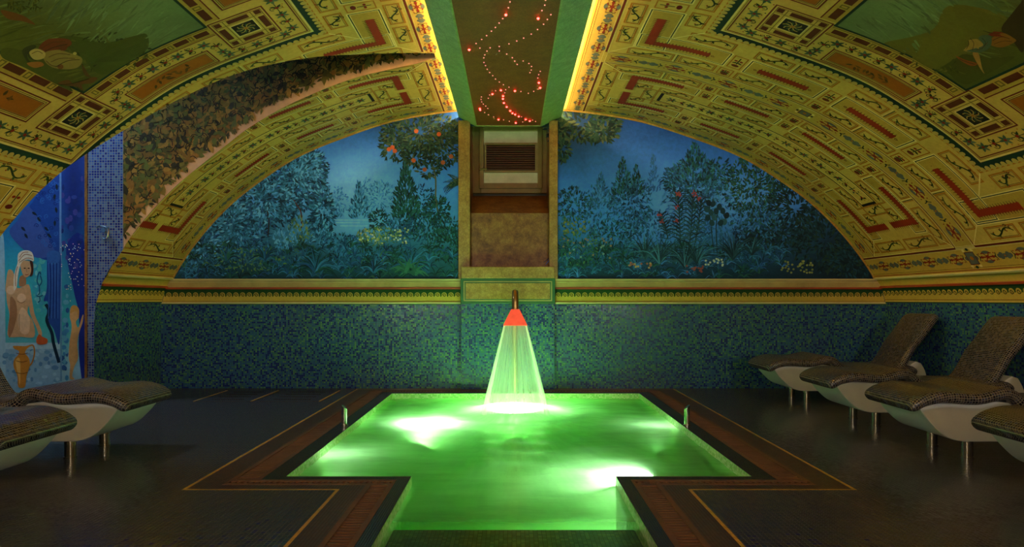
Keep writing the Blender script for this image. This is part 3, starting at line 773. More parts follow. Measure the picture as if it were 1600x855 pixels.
def cornice_side(side, y0, y1, name, label):
    g = empty(name, (0, 0, 0)); tag(g, label, kind='structure')
    c = Canvas(vmap(side), .06)
    S = STOT; ZB = {z: S + (SFR + .148 - S) * t for z, t in ()}
    # s from springing (0) to the tile edge (~.40)
    def band(s0, s1, col, l): c.rect(S + s0, y0, S + s1, y1, col, l)
    band(-.0, .40, (205, 180, 92), 0)
    band(.0, .012, (226, 204, 128), 1); band(.022, .028, (110, 80, 30), 1); band(.05, .055, (140, 100, 40), 1)
    band(.145, .175, (150, 44, 14), 2); band(.175, .275, (28, 74, 40), 1)
    band(.355, .362, (120, 70, 20), 1); band(.375, .385, (226, 204, 128), 1); band(.388, .402, (28, 74, 40), 1)
    n = int(round((y1 - y0) / .098)); p = (y1 - y0) / n; zb = S + .29
    for k in range(n):
        y = y0 + (k + .5) * p; r = p * .40; cs = zb - r * .72
        c.poly([(zb + .004, y - p * .5), (zb + .004, y + p * .5), (zb - r * .35, y - p * .42), (zb - r * .25, y + p * .05), (zb - r * .9, y + p * .3)], (205, 180, 92), 1.5)
        c.ell(cs, y, r, r, (205, 180, 92), 14, layer=1.6)
        c.spiral(cs + r * .06, y, r * .78, 1.35, r * .27, (20, 50, 26), start=-PI / 2, sgn=1, layer=2.4)
    c.build('wave_frieze', M['frieze'], g)
    # projecting red moulding and top fillet
    for nm, s0, s1, d, mt in (('top_fillet', .0, .018, .03, 'cream_pale'), ('red_moulding', .145, .172, .03, 'red_trim')):
        q = BM(); A = [vp(side, S + s0, 0, 0), vp(side, S + s0, 0, d), vp(side, S + s1, 0, d), vp(side, S + s1, 0, 0)]
        for i in range(4):
            j = (i + 1) % 4; q.quad((A[i][0], y0, A[i][2]), (A[j][0], y0, A[j][2]), (A[j][0], y1, A[j][2]), (A[i][0], y1, A[i][2]))
        q.build(nm, M[mt], g)
cornice_side(1, 1.0, D - .02, 'trim_4', 'cream cornice and wave frieze along the wall above the four loungers')
cornice_side(-1, YFAR + .005, D - .02, 'trim_5', 'short cream cornice and wave frieze beside the alcove opening')
cornice_side(-1, 1.0, YNEAR - .005, 'trim_6', 'cream cornice and wave frieze on the near side of the alcove')

# ------------------------------------------------------------------ painted decoration of the vault
CR = (220, 198, 116); CRL = (255, 244, 190); OCH = (190, 128, 30); RED = (150, 36, 16); DRED = (110, 22, 14); GRN = (34, 62, 26); TEAL = (16, 58, 52); BLU = (104, 122, 140); BLK = (22, 26, 24); BRN = (92, 40, 16); OLV = (120, 112, 44)
def sprig(c, x0, y0, x1, y1, amp, col=GRN, fl=RED):
    """S-shaped tendril with leaves and blossoms from one point to the other"""
    dx, dy = x1 - x0, y1 - y0; L = math.hypot(dx, dy); tx, ty = dx / L, dy / L; nx, ny = -ty, tx
    pts = []
    n = 14
    for k in range(n + 1):
        t = k / n; o = amp * math.sin(2 * PI * t); pts.append((x0 + dx * t + nx * o, y0 + dy * t + ny * o))
    c.line(pts, lambda t: .010 + .010 * math.sin(PI * t), col)
    an = math.atan2(dy, dx)
    for t, sg in ((.12, 1), (.3, -1), (.5, 1), (.68, -1), (.88, 1)):
        i = int(t * n); px, py = pts[i]
        c.leaf(px, py, an + sg * 1.1, amp * 1.1, amp * .6, random.choice((col, OLV, (70, 96, 50))))
        c.ell(px + nx * sg * amp * .9, py + ny * sg * amp * .9, amp * .2, amp * .2, fl, 6)
    c.spiral(pts[3][0] + nx * amp * .6, pts[3][1] + ny * amp * .6, amp * .5, 1.1, .008, col, an)
    c.spiral(pts[11][0] - nx * amp * .6, pts[11][1] - ny * amp * .6, amp * .5, 1.1, .008, OCH, an + PI)
def cell(c, a0, b0, a1, b1, orn=True):
    """small framed field with an ochre line and a tendril"""
    if a1 < a0: a0, a1 = a1, a0
    if b1 < b0: b0, b1 = b1, b0
    c.frame(a0 + .012, b0 + .012, a1 - .012, b1 - .012, .016, OCH)
    c.frame(a0 + .034, b0 + .034, a1 - .034, b1 - .034, .005, BRN)
    if orn:
        w_, h_ = a1 - a0, b1 - b0
        if w_ > h_: 
            m = (b0 + b1) / 2; n = max(1, int(w_ / .42))
            for k in range(n): sprig(c, a0 + .06 + (w_ - .12) * k / n, m, a0 + .06 + (w_ - .12) * (k + 1) / n, m, h_ * .23)
        else:
            m = (a0 + a1) / 2; n = max(1, int(h_ / .42))
            for k in range(n): sprig(c, m, b0 + .06 + (h_ - .12) * k / n, m, b0 + .06 + (h_ - .12) * (k + 1) / n, w_ * .23)
def ellipse_cell(c, a0, b0, a1, b1, ax):
    if b1 < b0: b0, b1 = b1, b0
    c.frame(a0 + .01, b0 + .01, a1 - .01, b1 - .01, .014, OCH)
    m, n = (a0 + a1) / 2, (b0 + b1) / 2
    if ax == 's':
        c.ell(m, n + (b1 - b0) * .24, .042, .028, DRED); c.ell(m, n + (b1 - b0) * .24, .03, .019, (126, 60, 36), layer=2)
        c.line([(m, n + (b1 - b0) * .12), (m, b0 + .05)], .012, GRN)
        for k in (-1, 1):
            c.ell(m + k * .028, n - (b1 - b0) * .12, .02, .016, RED); c.leaf(m, n, PI / 2 + k * 1.2, .06, .03, GRN)
    else:
        c.ell(m + (a1 - a0) * .22, n, .028, .042, DRED)
        c.line([(m + (a1 - a0) * .1, n), (a0 + .05, n)], .012, GRN)
        for k in (-1, 1): c.ell(m - (a1 - a0) * .14, n + k * .028, .016, .02, RED)
def zig(c, pts_in, col):
    c.poly(pts_in, col)
def bar(c, a0, b0, a1, b1, layer=2):
    """red bar with a fringed edge"""
    if a1 < a0: a0, a1 = a1, a0
    if b1 < b0: b0, b1 = b1, b0
    c.rect(a0, b0, a1, b1, (158, 48, 16), layer)
    st = .035
    if a1 - a0 > b1 - b0:
        n = max(2, int((a1 - a0) / st))
        for k in range(n):
            x = a0 + (a1 - a0) * (k + .5) / n
            for y, sg in ((b0, -1), (b1, 1)): c.poly([(x - st * .4, y), (x + st * .4, y), (x, y + sg * .020)], (128, 62, 20), layer); c.leaf(x, y + sg * .014, sg * PI / 2, .026, .012, OLV, layer)
        for x, sg in ((a0, -1), (a1, 1)):
            c.spiral(x + sg * .03, (b0 + b1) / 2, .022, 1.2, .008, BRN)
    else:
        n = max(2, int((b1 - b0) / st))
        for k in range(n):
            y = b0 + (b1 - b0) * (k + .5) / n
            for x, sg in ((a0, -1), (a1, 1)): c.poly([(x, y - st * .4), (x, y + st * .4), (x + sg * .020, y)], (128, 62, 20), layer); c.leaf(x + sg * .014, y, 0 if sg > 0 else PI, .026, .012, OLV, layer)
def panel(c, a0, b0, a1, b1):
    """bevelled frame: dark line, white line, olive field"""
    if a1 < a0: a0, a1 = a1, a0
    if b1 < b0: b0, b1 = b1, b0
    c.rect(a0, b0, a1, b1, (200, 176, 88), .6)
    c.frame(a0, b0, a1, b1, .014, CRL); c.frame(a0 + .014, b0 + .014, a1 - .014, b1 - .014, .011, TEAL); c.frame(a0 + .027, b0 + .027, a1 - .027, b1 - .027, .008, CRL)
def cut(c, a, b0, b1, ax):
    """double line separating two cells"""
    for d, col in ((-.02, CRL), (0, TEAL), (.016, OCH)):
        if ax == 's': c.rect(a + d - .005, b0, a + d + .005, b1, col)
        else: c.rect(b0, a + d - .005, b1, a + d + .005, col)
def oval_motif(c, x, y, ax, k=1.0):
    """blue rosette between two dark brackets"""
    def P(u, v): return (x + u, y + v) if ax == 's' else (x + v, y + u)
    for u, v in ((0, 0), (-.05, .02), (.05, .02), (-.05, -.02), (.05, -.02), (-.085, 0), (.085, 0)):
        px, py = P(u * k, v * k); c.ell(px, py, .032 * k, .032 * k, BLU, 8)
    px, py = P(0, 0); c.ell(px, py, .014 * k, .014 * k, OCH, 6, layer=2)
    for sg in (-1, 1):
        c.curve([P(sg * .125 * k, -.055 * k), P(sg * .135 * k, -.02 * k), P(sg * .15 * k, 0), P(sg * .135 * k, .02 * k), P(sg * .125 * k, .055 * k)], .012 * k, TEAL)
        px, py = P(sg * .15 * k, 0); c.ell(px, py, .016 * k, .016 * k, TEAL, 6)
def red_motif(c, x, y, ax, k=1.0):
    """red crossed tendrils with blue fans at both sides"""
    def P(u, v): return (x + u * k, y + v * k) if ax == 's' else (x + v * k, y + u * k)
    for sg in (-1, 1):
        pts = [P(.075 * math.cos(t), sg * (.045 + .045 * math.sin(t))) for t in [PI * j / 8 for j in range(9)]]
        c.poly(pts, BLU)
        c.curve([P(-.085, sg * .05), P(-.045, sg * .055), P(-.02, sg * .02), P(.02, sg * .02), P(.045, sg * .055), P(.085, sg * .05)], .014 * k, RED, layer=2)
        c.curve([P(sg * .0, 0), P(sg * .05, 0), P(sg * .12, 0)], .02 * k, RED, layer=2)
        for v in (-.05, .05):
            px, py = P(sg * .12, v); c.ell(px, py, .010 * k, .010 * k, RED, 6)
        px, py = P(sg * .09, 0); c.ell(px, py, .022 * k, .022 * k, RED, 6, layer=2)
    px, py = P(0, 0); c.ell(px, py, .024 * k, .024 * k, RED, 8, layer=2.5)
def square_motif(c, x, y, k=1.0):
    c.rect(x - .06*k, y - .05*k, x + .06*k, y + .05*k, BLU, 2); c.frame(x - .066*k, y - .056*k, x + .066*k, y + .056*k, .01, DRED, 2.4); c.ell(x, y, .022*k, .022*k, OCH, 8, layer=3)
    for sg in (-1, 1):
        for v in (-.05, .05): c.ell(x + sg * .08*k, y + v*k, .018*k, .018*k, CRL, 6)
        c.ell(x + sg * .09*k, y, .016*k, .02*k, TEAL, 6)
def floral(c, pts, wd):
    """garland of blue green blossoms along a path"""
    w0 = wd
    for i in range(len(pts) - 1):
        (x0, y0), (x1, y1) = pts[i], pts[i+1]; L = math.hypot(x1 - x0, y1 - y0); wd = w0 * 1.3; n = max(1, int(L / .13)); an = math.atan2(y1 - y0, x1 - x0)
        c.line([(x0, y0), (x1, y1)], .008, GRN)
        for k in range(n):
            t = (k + .5) / n; x = x0 + (x1 - x0) * t; y = y0 + (y1 - y0) * t
            if (k + i) % 2 == 0:
                for j in range(6):
                    a = an + 2 * PI * j / 6; c.leaf(x, y, a, wd * .42, wd * .2, random.choice(((70, 110, 100), (96, 128, 122), (60, 92, 74))))
                c.ell(x, y, wd * .1, wd * .1, RED, 6, layer=2)
            else:
                for sg in (-1, 1):
                    c.spiral(x + sg * wd * .22 * math.sin(an), y + sg * wd * .22 * math.cos(an), wd * .2, 1.2, .009, random.choice((GRN, (84, 104, 60))), an + PI * (sg < 0), sg)
                    c.leaf(x, y, an + sg * .9, wd * .4, wd * .16, GRN)
                c.ell(x, y, wd * .13, wd * .1, RED, 6, layer=2)
            for q in range(3):
                c.ell(x + random.uniform(-.5, .5) * wd, y + random.uniform(-.5, .5) * wd, .009, .009, random.choice((RED, TEAL, OCH)), 5)
def decorate(side):
    clip = vclip if side < 0 else None
    st = .075 if side < 0 else .11
    def C(): return Canvas(vmap(side), st, clip)
    def done(c, nm, lab=None):
        o = c.build(nm, M['paint'], ceiling)
        if o is not None and lab: o['label'] = lab
    S0, S1 = 1.06, 5.79
    YB, YA = 7.08, 1.2                       # near section, far and near end
    YC0, YC1 = 7.39, 9.03                    # far section
    # borders beside the beam and above the cornice
    c = C()
    c.rect(.78, 1.0, 1.06, D, (228, 200, 112), 0)
    c.rect(.80, 1.0, .806, D, RED); c.rect(.825, 1.0, .829, D, BRN)
    y = 9.2; k = 0
    while y > 4.5:
        (red_motif if k % 2 else oval_motif)(c, .945, y, 'y', .9); y -= .245; k += 1
    done(c, 'beam_border', 'bright painted border beside the beam')
    c = C()
    c.rect(S1 + .03, 1.0, STOT, D, (218, 192, 100), 0); c.rect(6.09, 1.0, 6.10, D, RED); c.rect(6.065, 1.0, 6.07, D, BRN)
    y = 9.2; k = 0
    while y > 4.2:
        (red_motif if k % 2 else oval_motif)(c, 5.945, y, 'y', .9); y -= .245; k += 1
    square_motif(c, 5.945, 7.235, 1.3)
    done(c, 'cornice_border', 'painted border above the cornice')
    # red lines round the two sections
    c = C()
    for s_ in (1.045, S1 + .01): c.rect(s_ - .011, 1.0, s_ + .011, YB, DRED); c.rect(s_ - .011, YC0, s_ + .011, D, DRED); c.rect(s_ - .024, 1.0, s_ - .018, D, CRL); c.rect(s_ + .018, 1.0, s_ + .024, D, CRL)
    for y_ in (YB, YC0, YC1 + .01, 9.33): c.rect(S0, y_ - .006, S1, y_ + .006, DRED); c.rect(S0, y_ + .012, S1, y_ + .017, CRL)
    done(c, 'section_lines')
    # transverse bands
    for ym, kk in ((7.235, 1.0), (9.18, .95)):
        c = C(); x = 1.24; k = 0
        c.rect(S0, ym - .13, S1, ym + .13, (206, 184, 98), 0)
        while x < 5.75:
            if k % 2 == 0: red_motif(c, x, ym, 's', kk)
            elif k % 8 == 7 and ym < 8: square_motif(c, x, ym, kk)
            else: oval_motif(c, x, ym, 's', kk)
            x += .31; k += 1
        done(c, 'cross_band', 'painted band across the vault')
    # ---- frames: positions along s
    SEG = [(1.31, 2.29), (2.48, 3.32), (3.50, 4.36), (4.57, 5.53)]
    # far section
    c = C(); c.rect(S0, YC0, S1, YC1, CR, -.4); done(c, 'far_section_ground')
    for ya, yb, sg in ((YC0, YC1, 1), (YC1, YC0, -1)):
        c = C()
        y0, y1 = ya + sg * .02, ya + sg * .215
        edges = [S0 + .03] + [(a + b_) / 2 for a, b_ in SEG] + [S1 - .03]
        for i in range(len(edges) - 1):
            a, b_ = edges[i], edges[i+1]
            if 0 < i < 4:
                m = (a + b_) / 2; cell(c, a + .02, y0, m - .1, y1); ellipse_cell(c, m - .09, y0, m + .09, y1, 's'); cell(c, m + .1, y0, b_ - .02, y1); cut(c, b_, min(y0, y1), max(y0, y1), 's')
            else:
                cell(c, a + .1, y0, b_ - .02, y1); cut(c, b_ if i == 0 else a, min(y0, y1), max(y0, y1), 's')
        for cx, d in ((S0 + .01, 1), (S1 - .01, -1)):
            c.line([(cx, ya), (cx + d * .24, ya + sg * .24)], .012, CRL); c.line([(cx + d * .02, ya), (cx + d * .26, ya + sg * .24)], .006, BRN)
        done(c, 'cell_row')
        for i, (a, b_) in enumerate(SEG):
            c = C(); p0, p1 = ya + sg * .235, ya + sg * .47
            panel(c, a, p0, b_, p1)
            ym = ya + sg * .32
            if i == 0: bar(c, a + .14, ym - .04, b_ - .2, ym + .04)
            elif i == 3: bar(c, a + .2, ym - .04, b_ - .13, ym + .04)
            else: bar(c, a + .13, ym - .035, b_ - .15, ym + .035)
            done(c, 'red_bar_panel')
        c = C()
        for i in range(3): ellipse_cell(c, SEG[i][1] + .01, ya + sg * .24, SEG[i+1][0] - .01, ya + sg * .46, 's')
        y0, y1 = ya + sg * .485, ya + sg * .66
        for i, (a, b_) in enumerate(SEG):
            m = (a + b_) / 2; cell(c, a + .2 * (i == 0), y0, m - .03, y1); cell(c, m + .03, y0, b_ - .2 * (i == 3), y1)
        done(c, 'inner_cell_row')
    c = C()
    for a, d in ((1.31, 1), (5.53, -1)):
        yc = (YC0 + YC1) / 2
        bar(c, a + d * .14, YC0 + .28, a + d * .23, yc - .05); bar(c, a + d * .14, yc + .05, a + d * .23, YC1 - .28)
        cell(c, S0 + .04 if d > 0 else S1 - .23, YC0 + .22, S0 + .23 if d > 0 else S1 - .04, yc - .02); cell(c, S0 + .04 if d > 0 else S1 - .23, yc + .02, S0 + .23 if d > 0 else S1 - .04, YC1 - .22)
        cell(c, a + d * .36, yc - .22, a + d * .56, yc + .22)
    done(c, 'end_panel')
    c = C(); yc = (YC0 + YC1) / 2
    c.rect(1.9, yc - .155, 4.98, yc + .155, CR, .8)
    c.frame(1.9, yc - .155, 4.98, yc + .155, .016, BLK, 2); c.frame(1.925, yc - .13, 4.955, yc + .13, .008, CRL, 2)
    c.rect(1.9, yc - .155, 1.94, yc + .155, BLK, 2.5); c.rect(4.94, yc - .155, 4.98, yc + .155, BLK, 2.5)
    floral(c, [(2.0, yc), (4.9, yc)], .15)
    done(c, 'long_black_framed_strip', 'long black outlined painted strip')
    # ---- near section
    c = C(); c.rect(S0, 3.0, S1, YB, CR, -.4); done(c, 'near_section_ground')
    YM = 3.2
    c = C(); y0, y1 = YB - .215, YB - .02
    edges = [S0 + .03] + [(a + b_) / 2 for a, b_ in SEG] + [S1 - .03]
    for i in range(len(edges) - 1):
        a, b_ = edges[i], edges[i+1]
        if 0 < i < 4:
            m = (a + b_) / 2; cell(c, a + .02, y0, m - .1, y1); ellipse_cell(c, m - .09, y0, m + .09, y1, 's'); cell(c, m + .1, y0, b_ - .02, y1); cut(c, b_, y0, y1, 's')
        else: cell(c, a + .16 * (i == 0), y0, b_ - .02 - .14 * (i == 4), y1); cut(c, b_ if i == 0 else a, y0, y1, 's')
    for cx, d in ((S0 + .01, 1), (S1 - .01, -1)):
        c.line([(cx, YB), (cx + d * .24, YB - .24)], .012, CRL); c.line([(cx + d * .58, YB - .58), (cx + d * .83, YB - .83)], .014, CRL)
    done(c, 'cell_row')
    YS = [(6.84, 5.95), (5.76, 4.95), (4.76, 3.9)]
    for i, (a, b_) in enumerate(SEG):
        c = C(); panel(c, a, YB - .58, b_, YB - .235); yr0, yr1 = YB - .43, YB - .345
        if i == 0: bar(c, 1.445, yr0, 2.09, yr1)
        elif i == 3: bar(c, 4.75, yr0, 5.40, yr1)
        else: bar(c, a + .14, yr0, b_ - .15, yr1)
        done(c, 'red_bar_panel')
    c = C()
    for i in range(3): ellipse_cell(c, SEG[i][1] + .01, YB - .57, SEG[i+1][0] - .01, YB - .25, 's')
    for i, (a, b_) in enumerate(SEG):
        m = (a + b_) / 2
        if i == 0: cell(c, a + .46, YB - .80, b_ - .02, YB - .60)
        elif i == 3: cell(c, a, YB - .80, b_ - .46, YB - .60)
        else: cell(c, a - .02, YB - .80, m - .03, YB - .60); cut(c, m, YB - .80, YB - .60, 's'); cell(c, m + .03, YB - .80, b_ + .02, YB - .60)
    done(c, 'inner_cell_row')
    for base, d in ((S0, 1), (S1, -1)):
        c = C()
        ylist = [YB - .26, 6.35, 5.86, 5.36, 4.86, 4.36, 3.9]
        for k in range(6):
            a0, a1 = sorted((base + d * .03, base + d * .22)); cell(c, a0, ylist[k+1] + .02, a1, ylist[k] - .02)
            a0, a1 = sorted((base + d * .60, base + d * .81))
            if k > 0: cell(c, a0, ylist[k+1] + .02, a1, min(ylist[k], 6.22) - .02)
        for y_ in YS:
            a0, a1 = sorted((base + d * .235, base + d * .58)); panel(c, a0, y_[1], a1, y_[0])
            b0, b1 = sorted((base + d * .345, base + d * .43))
            top = YB - .345 if y_ is YS[0] else y_[0] - .13
            bar(c, b0, y_[1] + .18, b1, top, 2.2)
        for k in range(2):
            a0, a1 = sorted((base + d * .25, base + d * .57)); ellipse_cell(c, a0, YS[k+1][0] + .01, a1, YS[k][1] - .01, 'y')
        # cover the olive fold where the corner panel turns
        b0, b1 = sorted((base + d * .58, base + d * .255))
        done(c, 'side_panel_row')
    # green band with scallops, floral band
    c = C()
    def fr(o0, o1, col, l=1): c.frame_ = None; c.rect(S0 + o0, YB - o1, S1 - o0, YB - o0, col, l); c.rect(S0 + o0, 3.0, S0 + o1, YB - o1, col, l); c.rect(S1 - o1, 3.0, S1 - o0, YB - o1, col, l)
    fr(.84, .855, OCH); fr(.865, .955, TEAL, 1.2); fr(.96, .972, CRL, 1.2); fr(1.0, 1.012, DRED, 1.4); fr(.985, .99, BRN, 1.4)
    n = int((S1 - S0 - 1.76) / .066)
    for k in range(n): x = S0 + .88 + (k + .5) * .066; c.ell(x, YB - .872, .029, .034, (206, 190, 120), 8, layer=2)
    for base, d in ((S0, 1), (S1, -1)):
        y = YB - .9
        while y > 4.0: c.ell(base + d * .872, y, .034, .029, (206, 190, 120), 8, layer=2); y -= .066
    done(c, 'scalloped_green_band', 'dark green painted band with a scalloped edge')
    # inner floral frame with corner squares and ochre panels
    I0, I1, IY = S0 + 1.02, S1 - 1.02, YB - 1.02        # 2.08 .. 4.77, 6.06
    Q0, Q1 = 2.27, 4.58                                  # outer edges of corner boxes
    BXS = .52
    for qa, qb in ((Q0, Q0 + BXS), (Q1 - BXS, Q1)):
        c = C(); yb_, yt = 5.42, 5.92
        c.rect(qa, yb_, qb, yt, CR, 1.0); c.frame(qa, yb_, qb, yt, .014, DRED, 2); c.frame(qa + .03, yb_ + .03, qb - .03, yt - .03, .006, BRN, 2)
        for t0, t1 in ((.04, .10), (.16, .36), (.42, .48)):
            for yy in (yb_ + .045, yt - .105): c.rect(qa + t0, yy, qa + t1, yy + .06, BRN, 2.4)
        for t0, t1 in ((.04, .10), (.15, .35), (.40, .46)):
            for xq in (qa + .04, qb - .10): c.rect(xq, yb_ + t0, xq + .06, yb_ + t1, BRN, 2.4)
        for t in (.125, .39):
            c.rect(qa + t - .004, yb_ + .03, qa + t + .004, yt - .03, OLV, 2); c.rect(qa + .03, yb_ + t - .01, qb - .03, yb_ + t - .002, OLV, 2)
        mx, my = (qa + qb) / 2, (yb_ + yt) / 2
        c.rect(mx - .115, my - .105, mx + .115, my + .105, CRL, 2.6); c.rect(mx - .105, my - .095, mx + .105, my + .095, BLK, 3.2)
        for k in range(8):
            a = PI / 4 * k; c.curve([(mx, my), (mx + .06 * math.cos(a + .2), my + .055 * math.sin(a + .2)), (mx + .09 * math.cos(a - .1), my + .08 * math.sin(a - .1))], .010, (196, 178, 110), 4.2)
            c.leaf(mx + .035 * math.cos(a + .4), my + .03 * math.sin(a + .4), a + .4, .05, .022, (60, 100, 84), 4.2)
        c.ell(mx, my, .016, .016, OCH, 8, layer=5)
        done(c, 'corner_square', 'black rosette square in the painted ceiling frame')
    c = C()
    for qa in (2.17, 4.68): floral(c, [(qa, 6.0), (qa, 4.0)], .13)
    floral(c, [(2.2, 6.0), (2.93, 6.0)], .13); floral(c, [(2.9, 5.70), (3.95, 5.70)], .13); floral(c, [(3.9, 6.0), (4.65, 6.0)], .13)
    floral(c, [(2.88, 5.98), (2.88, 5.72)], .12); floral(c, [(3.97, 5.98), (3.97, 5.72)], .12)
    done(c, 'garland_band', 'painted garland of blue green blossoms')
    # brick band and ochre panels
    c = C()
    c.rect(2.80, 5.46, 4.06, 5.60, (196, 172, 84), 1); c.rect(2.80, 5.60, 4.06, 5.612, DRED, 1.5); c.rect(2.80, 5.468, 4.06, 5.478, OLV, 1.5); c.rect(2.80, 5.58, 4.06, 5.588, OLV, 1.5)
    n = 6; pw = 1.2 / n
    for k in range(n):
        x = 2.83 + k * pw; c.rect(x, 5.495, x + pw * .66, 5.565, BRN, 2); c.frame(x + pw * .74, 5.495, x + pw * .95, 5.565, .012, OLV, 2)
    for xq in (2.66, 4.06):
        c.rect(xq, 4.0, xq + .14, 5.40, (196, 172, 84), 1); c.rect(xq - .012 if xq < 3 else xq + .14, 4.0, xq if xq < 3 else xq + .152, 5.4, DRED, 1.5)
        y = 5.36
        while y > 4.1: c.rect(xq + .035, y - .17, xq + .105, y, BRN, 2); c.frame(xq + .035, y - .235, xq + .105, y - .185, .012, OLV, 2); y -= .255
    c.rect(xq, 5.4, xq + .0, 5.4, BRN)
    done(c, 'brick_band', 'painted band of maroon oblongs')
    for a0, b0, a1, b1 in ((2.98, 5.79, 3.88, 6.055), (2.19 + .09, 4.2, 2.58, 5.30), (4.27, 4.2, 4.56, 5.30)):
        c = C()
        c.rect(a0, b0, a1, b1, CR, 1.1); c.frame(a0, b0, a1, b1, .014, DRED, 2); c.frame(a0 + .024, b0 + .024, a1 - .024, b1 - .024, .008, OLV, 2)
        c.rect(a0 + .05, b0 + .05, a1 - .05, b1 - .05, (172, 106, 20), 2); c.frame(a0 + .04, b0 + .04, a1 - .04, b1 - .04, .008, BRN, 2.3)
        m, n_ = (a0 + a1) / 2, (b0 + b1) / 2
        for k in range(14):
            t = (k - 6.5) / 14
            x, y = (m + t * .4, n_ + .02 * math.sin(k)) if a1 - a0 > b1 - b0 else (m + .02 * math.sin(k), n_ + t * .5)
            c.leaf(x, y, random.uniform(0, 6.28), .07, .03, random.choice(((96, 70, 20), (80, 64, 24), (120, 84, 24))), 3)
        done(c, 'ochre_panel', 'ochre panel in the painted ceiling frame')
    # the picture field
    c = C()
    for i in range(10):
        for j in range(14):
            x0, x1 = 2.82 + 1.22 * i / 10, 2.82 + 1.22 * (i + 1) / 10; y0, y1 = 4.0 + 1.44 * j / 14, 4.0 + 1.44 * (j + 1) / 14
            def pc_(x, y):
                t = .5 + .5 * math.sin(x * 3.1 + y * 2.3) * math.cos(y * 3.7 - x * 1.7); h = (x - 2.82) / 1.22
                sky, land = (118, 150, 118), (92, 106, 42); k = max(0, min(1, (h - .35) / .4 + (t - .5) * .7))
                return lin(tuple((sky[q] * (1 - k) + land[q] * k) * (.85 + .25 * t) for q in range(3)))
            c._face([(x0, y0), (x1, y0), (x1, y1), (x0, y1)], [pc_(x0, y0), pc_(x1, y0), pc_(x1, y1), pc_(x0, y1)], 1.5)
    for k in range(420):
        x, y = random.uniform(2.86, 4.0), random.uniform(4.0, 5.40); h = (x - 2.82) / 1.22
        k2 = max(0, min(1, (h - .35) / .4 + random.uniform(-.35, .35))); t = random.uniform(.8, 1.15)
        a = (.35 if h < .5 else -.5) + random.uniform(-.25, .25); L = random.uniform(.10, .30)
        if x + L * math.cos(a) > 4.03 or y + L * math.sin(a) > 5.42: continue
        c.leaf(x, y, a, L, random.uniform(.012, .03), tuple(((118, 150, 118)[q] * (1 - k2) + (92, 106, 42)[q] * k2) * t for q in range(3)), 1.8)
    c.rect(2.80, 5.43, 4.06, 5.455, TEAL, 2); c.rect(2.795, 4.0, 2.82, 5.455, TEAL, 2); c.rect(4.04, 4.0, 4.065, 5.455, TEAL, 2)
    done(c, 'picture_field', 'large painted landscape in the middle of the ceiling frame')
decorate(1); decorate(-1)
# figures in the two ceiling pictures, drawn where they lie on the vault
def pvmap(side):
    def f(a, b, l):
        sd, s, Y = pix_vault(a, b); return vp(sd, s, Y, .003 + l * .0008)
    return f
def z3(x, y): return (1380 + x / 5.345, y / 5.345)
c = Canvas(pvmap(1), 1000); c.lay = 4
def sh(f, pts, col, l=4): c.smooth([f(*p) for p in pts], col, l)
sh(z3, [(20, 350), (250, 300), (430, 230), (520, 60), (700, 40), (1000, 120), (1040, 220), (900, 300), (640, 480), (430, 575), (200, 455), (60, 385)], (112, 116, 46), 2.2)
sh(z3, [(430, 500), (600, 440), (900, 480), (1100, 470), (900, 600), (700, 700), (570, 630)], (78, 88, 34), 2.6)
sh(z3, [(990, 240), (1060, 130), (1150, 20), (1176, 0), (1176, 420), (1080, 330)], (60, 52, 26), 3)
sh(z3, [(460, 305), (560, 310), (700, 340), (660, 390)], (78, 106, 110))
sh(z3, [(700, 215), (780, 205), (880, 250), (1000, 265), (1080, 310), (950, 300), (820, 280), (720, 260)], (128, 46, 24))
sh(z3, [(900, 320), (1000, 270), (1090, 310), (1110, 340), (1000, 390), (900, 370)], (150, 110, 40))
sh(z3, [(650, 280), (720, 280), (830, 350), (850, 400), (750, 430), (670, 410), (690, 350)], (176, 150, 84), 5)
sh(z3, [(800, 300), (900, 290), (900, 380), (820, 430), (700, 420), (760, 400), (840, 370)], (84, 112, 100), 5.5)
sh(z3, [(610, 460), (680, 490), (790, 525), (740, 545), (650, 500)], (150, 84, 34), 5)
sh(z3, [(750, 440), (800, 440), (830, 560), (850, 610), (810, 560)], (176, 140, 80), 5)
for x, y, r, col in ((650, 195, 42, (70, 34, 22)), (670, 215, 26, (170, 130, 78)), (625, 240, 38, (84, 50, 26)), (640, 250, 24, (186, 150, 90))): c.ell(*z3(x, y), r / 5.3, r / 6.5, col, 10, layer=6)
for k in range(70):
    x, y = random.uniform(120, 620), random.uniform(380, 640)
    if y < 390 + (x - 40) * .52: c.leaf(*z3(x, y), random.uniform(0, 6), 7, 3, random.choice(((96, 106, 40), (66, 78, 30), (118, 122, 60))), 3.4)
for a in (((720, 225), (800, 235), (900, 270)), ((760, 215), (860, 255), (980, 275)), ((920, 330), (990, 300), (1060, 315)), ((930, 360), (1010, 335), (1080, 340)), ((500, 312), (600, 335), (660, 370)), ((560, 318), (640, 335), (690, 350)), ((720, 300), (760, 350), (750, 410)), ((690, 300), (720, 350), (700, 400)), ((830, 310), (860, 350), (830, 400)), ((780, 410), (830, 395), (880, 340)), ((640, 485), (700, 510), (770, 530))): c.curve([z3(*p) for p in a], .8, random.choice(((60, 40, 20), (50, 60, 40), (90, 60, 30))), 7)
c.build('painted_couple', M['paint'], ceiling)['label'] = 'painted couple in red and blue robes under a rock'
def z2(x, y): return (x / 5.342, y / 5.342)
c = Canvas(pvmap(-1), 1000); c.lay = 4
sh(z2, [(20, 400), (180, 420), (420, 560), (560, 700), (600, 760), (450, 690), (200, 560), (20, 480)], (84, 96, 38), 2.4)
sh(z2, [(480, 310), (640, 300), (880, 350), (1100, 300), (1220, 280), (1230, 400), (1100, 500), (850, 620), (700, 500), (600, 430)], (74, 90, 36), 2.4)
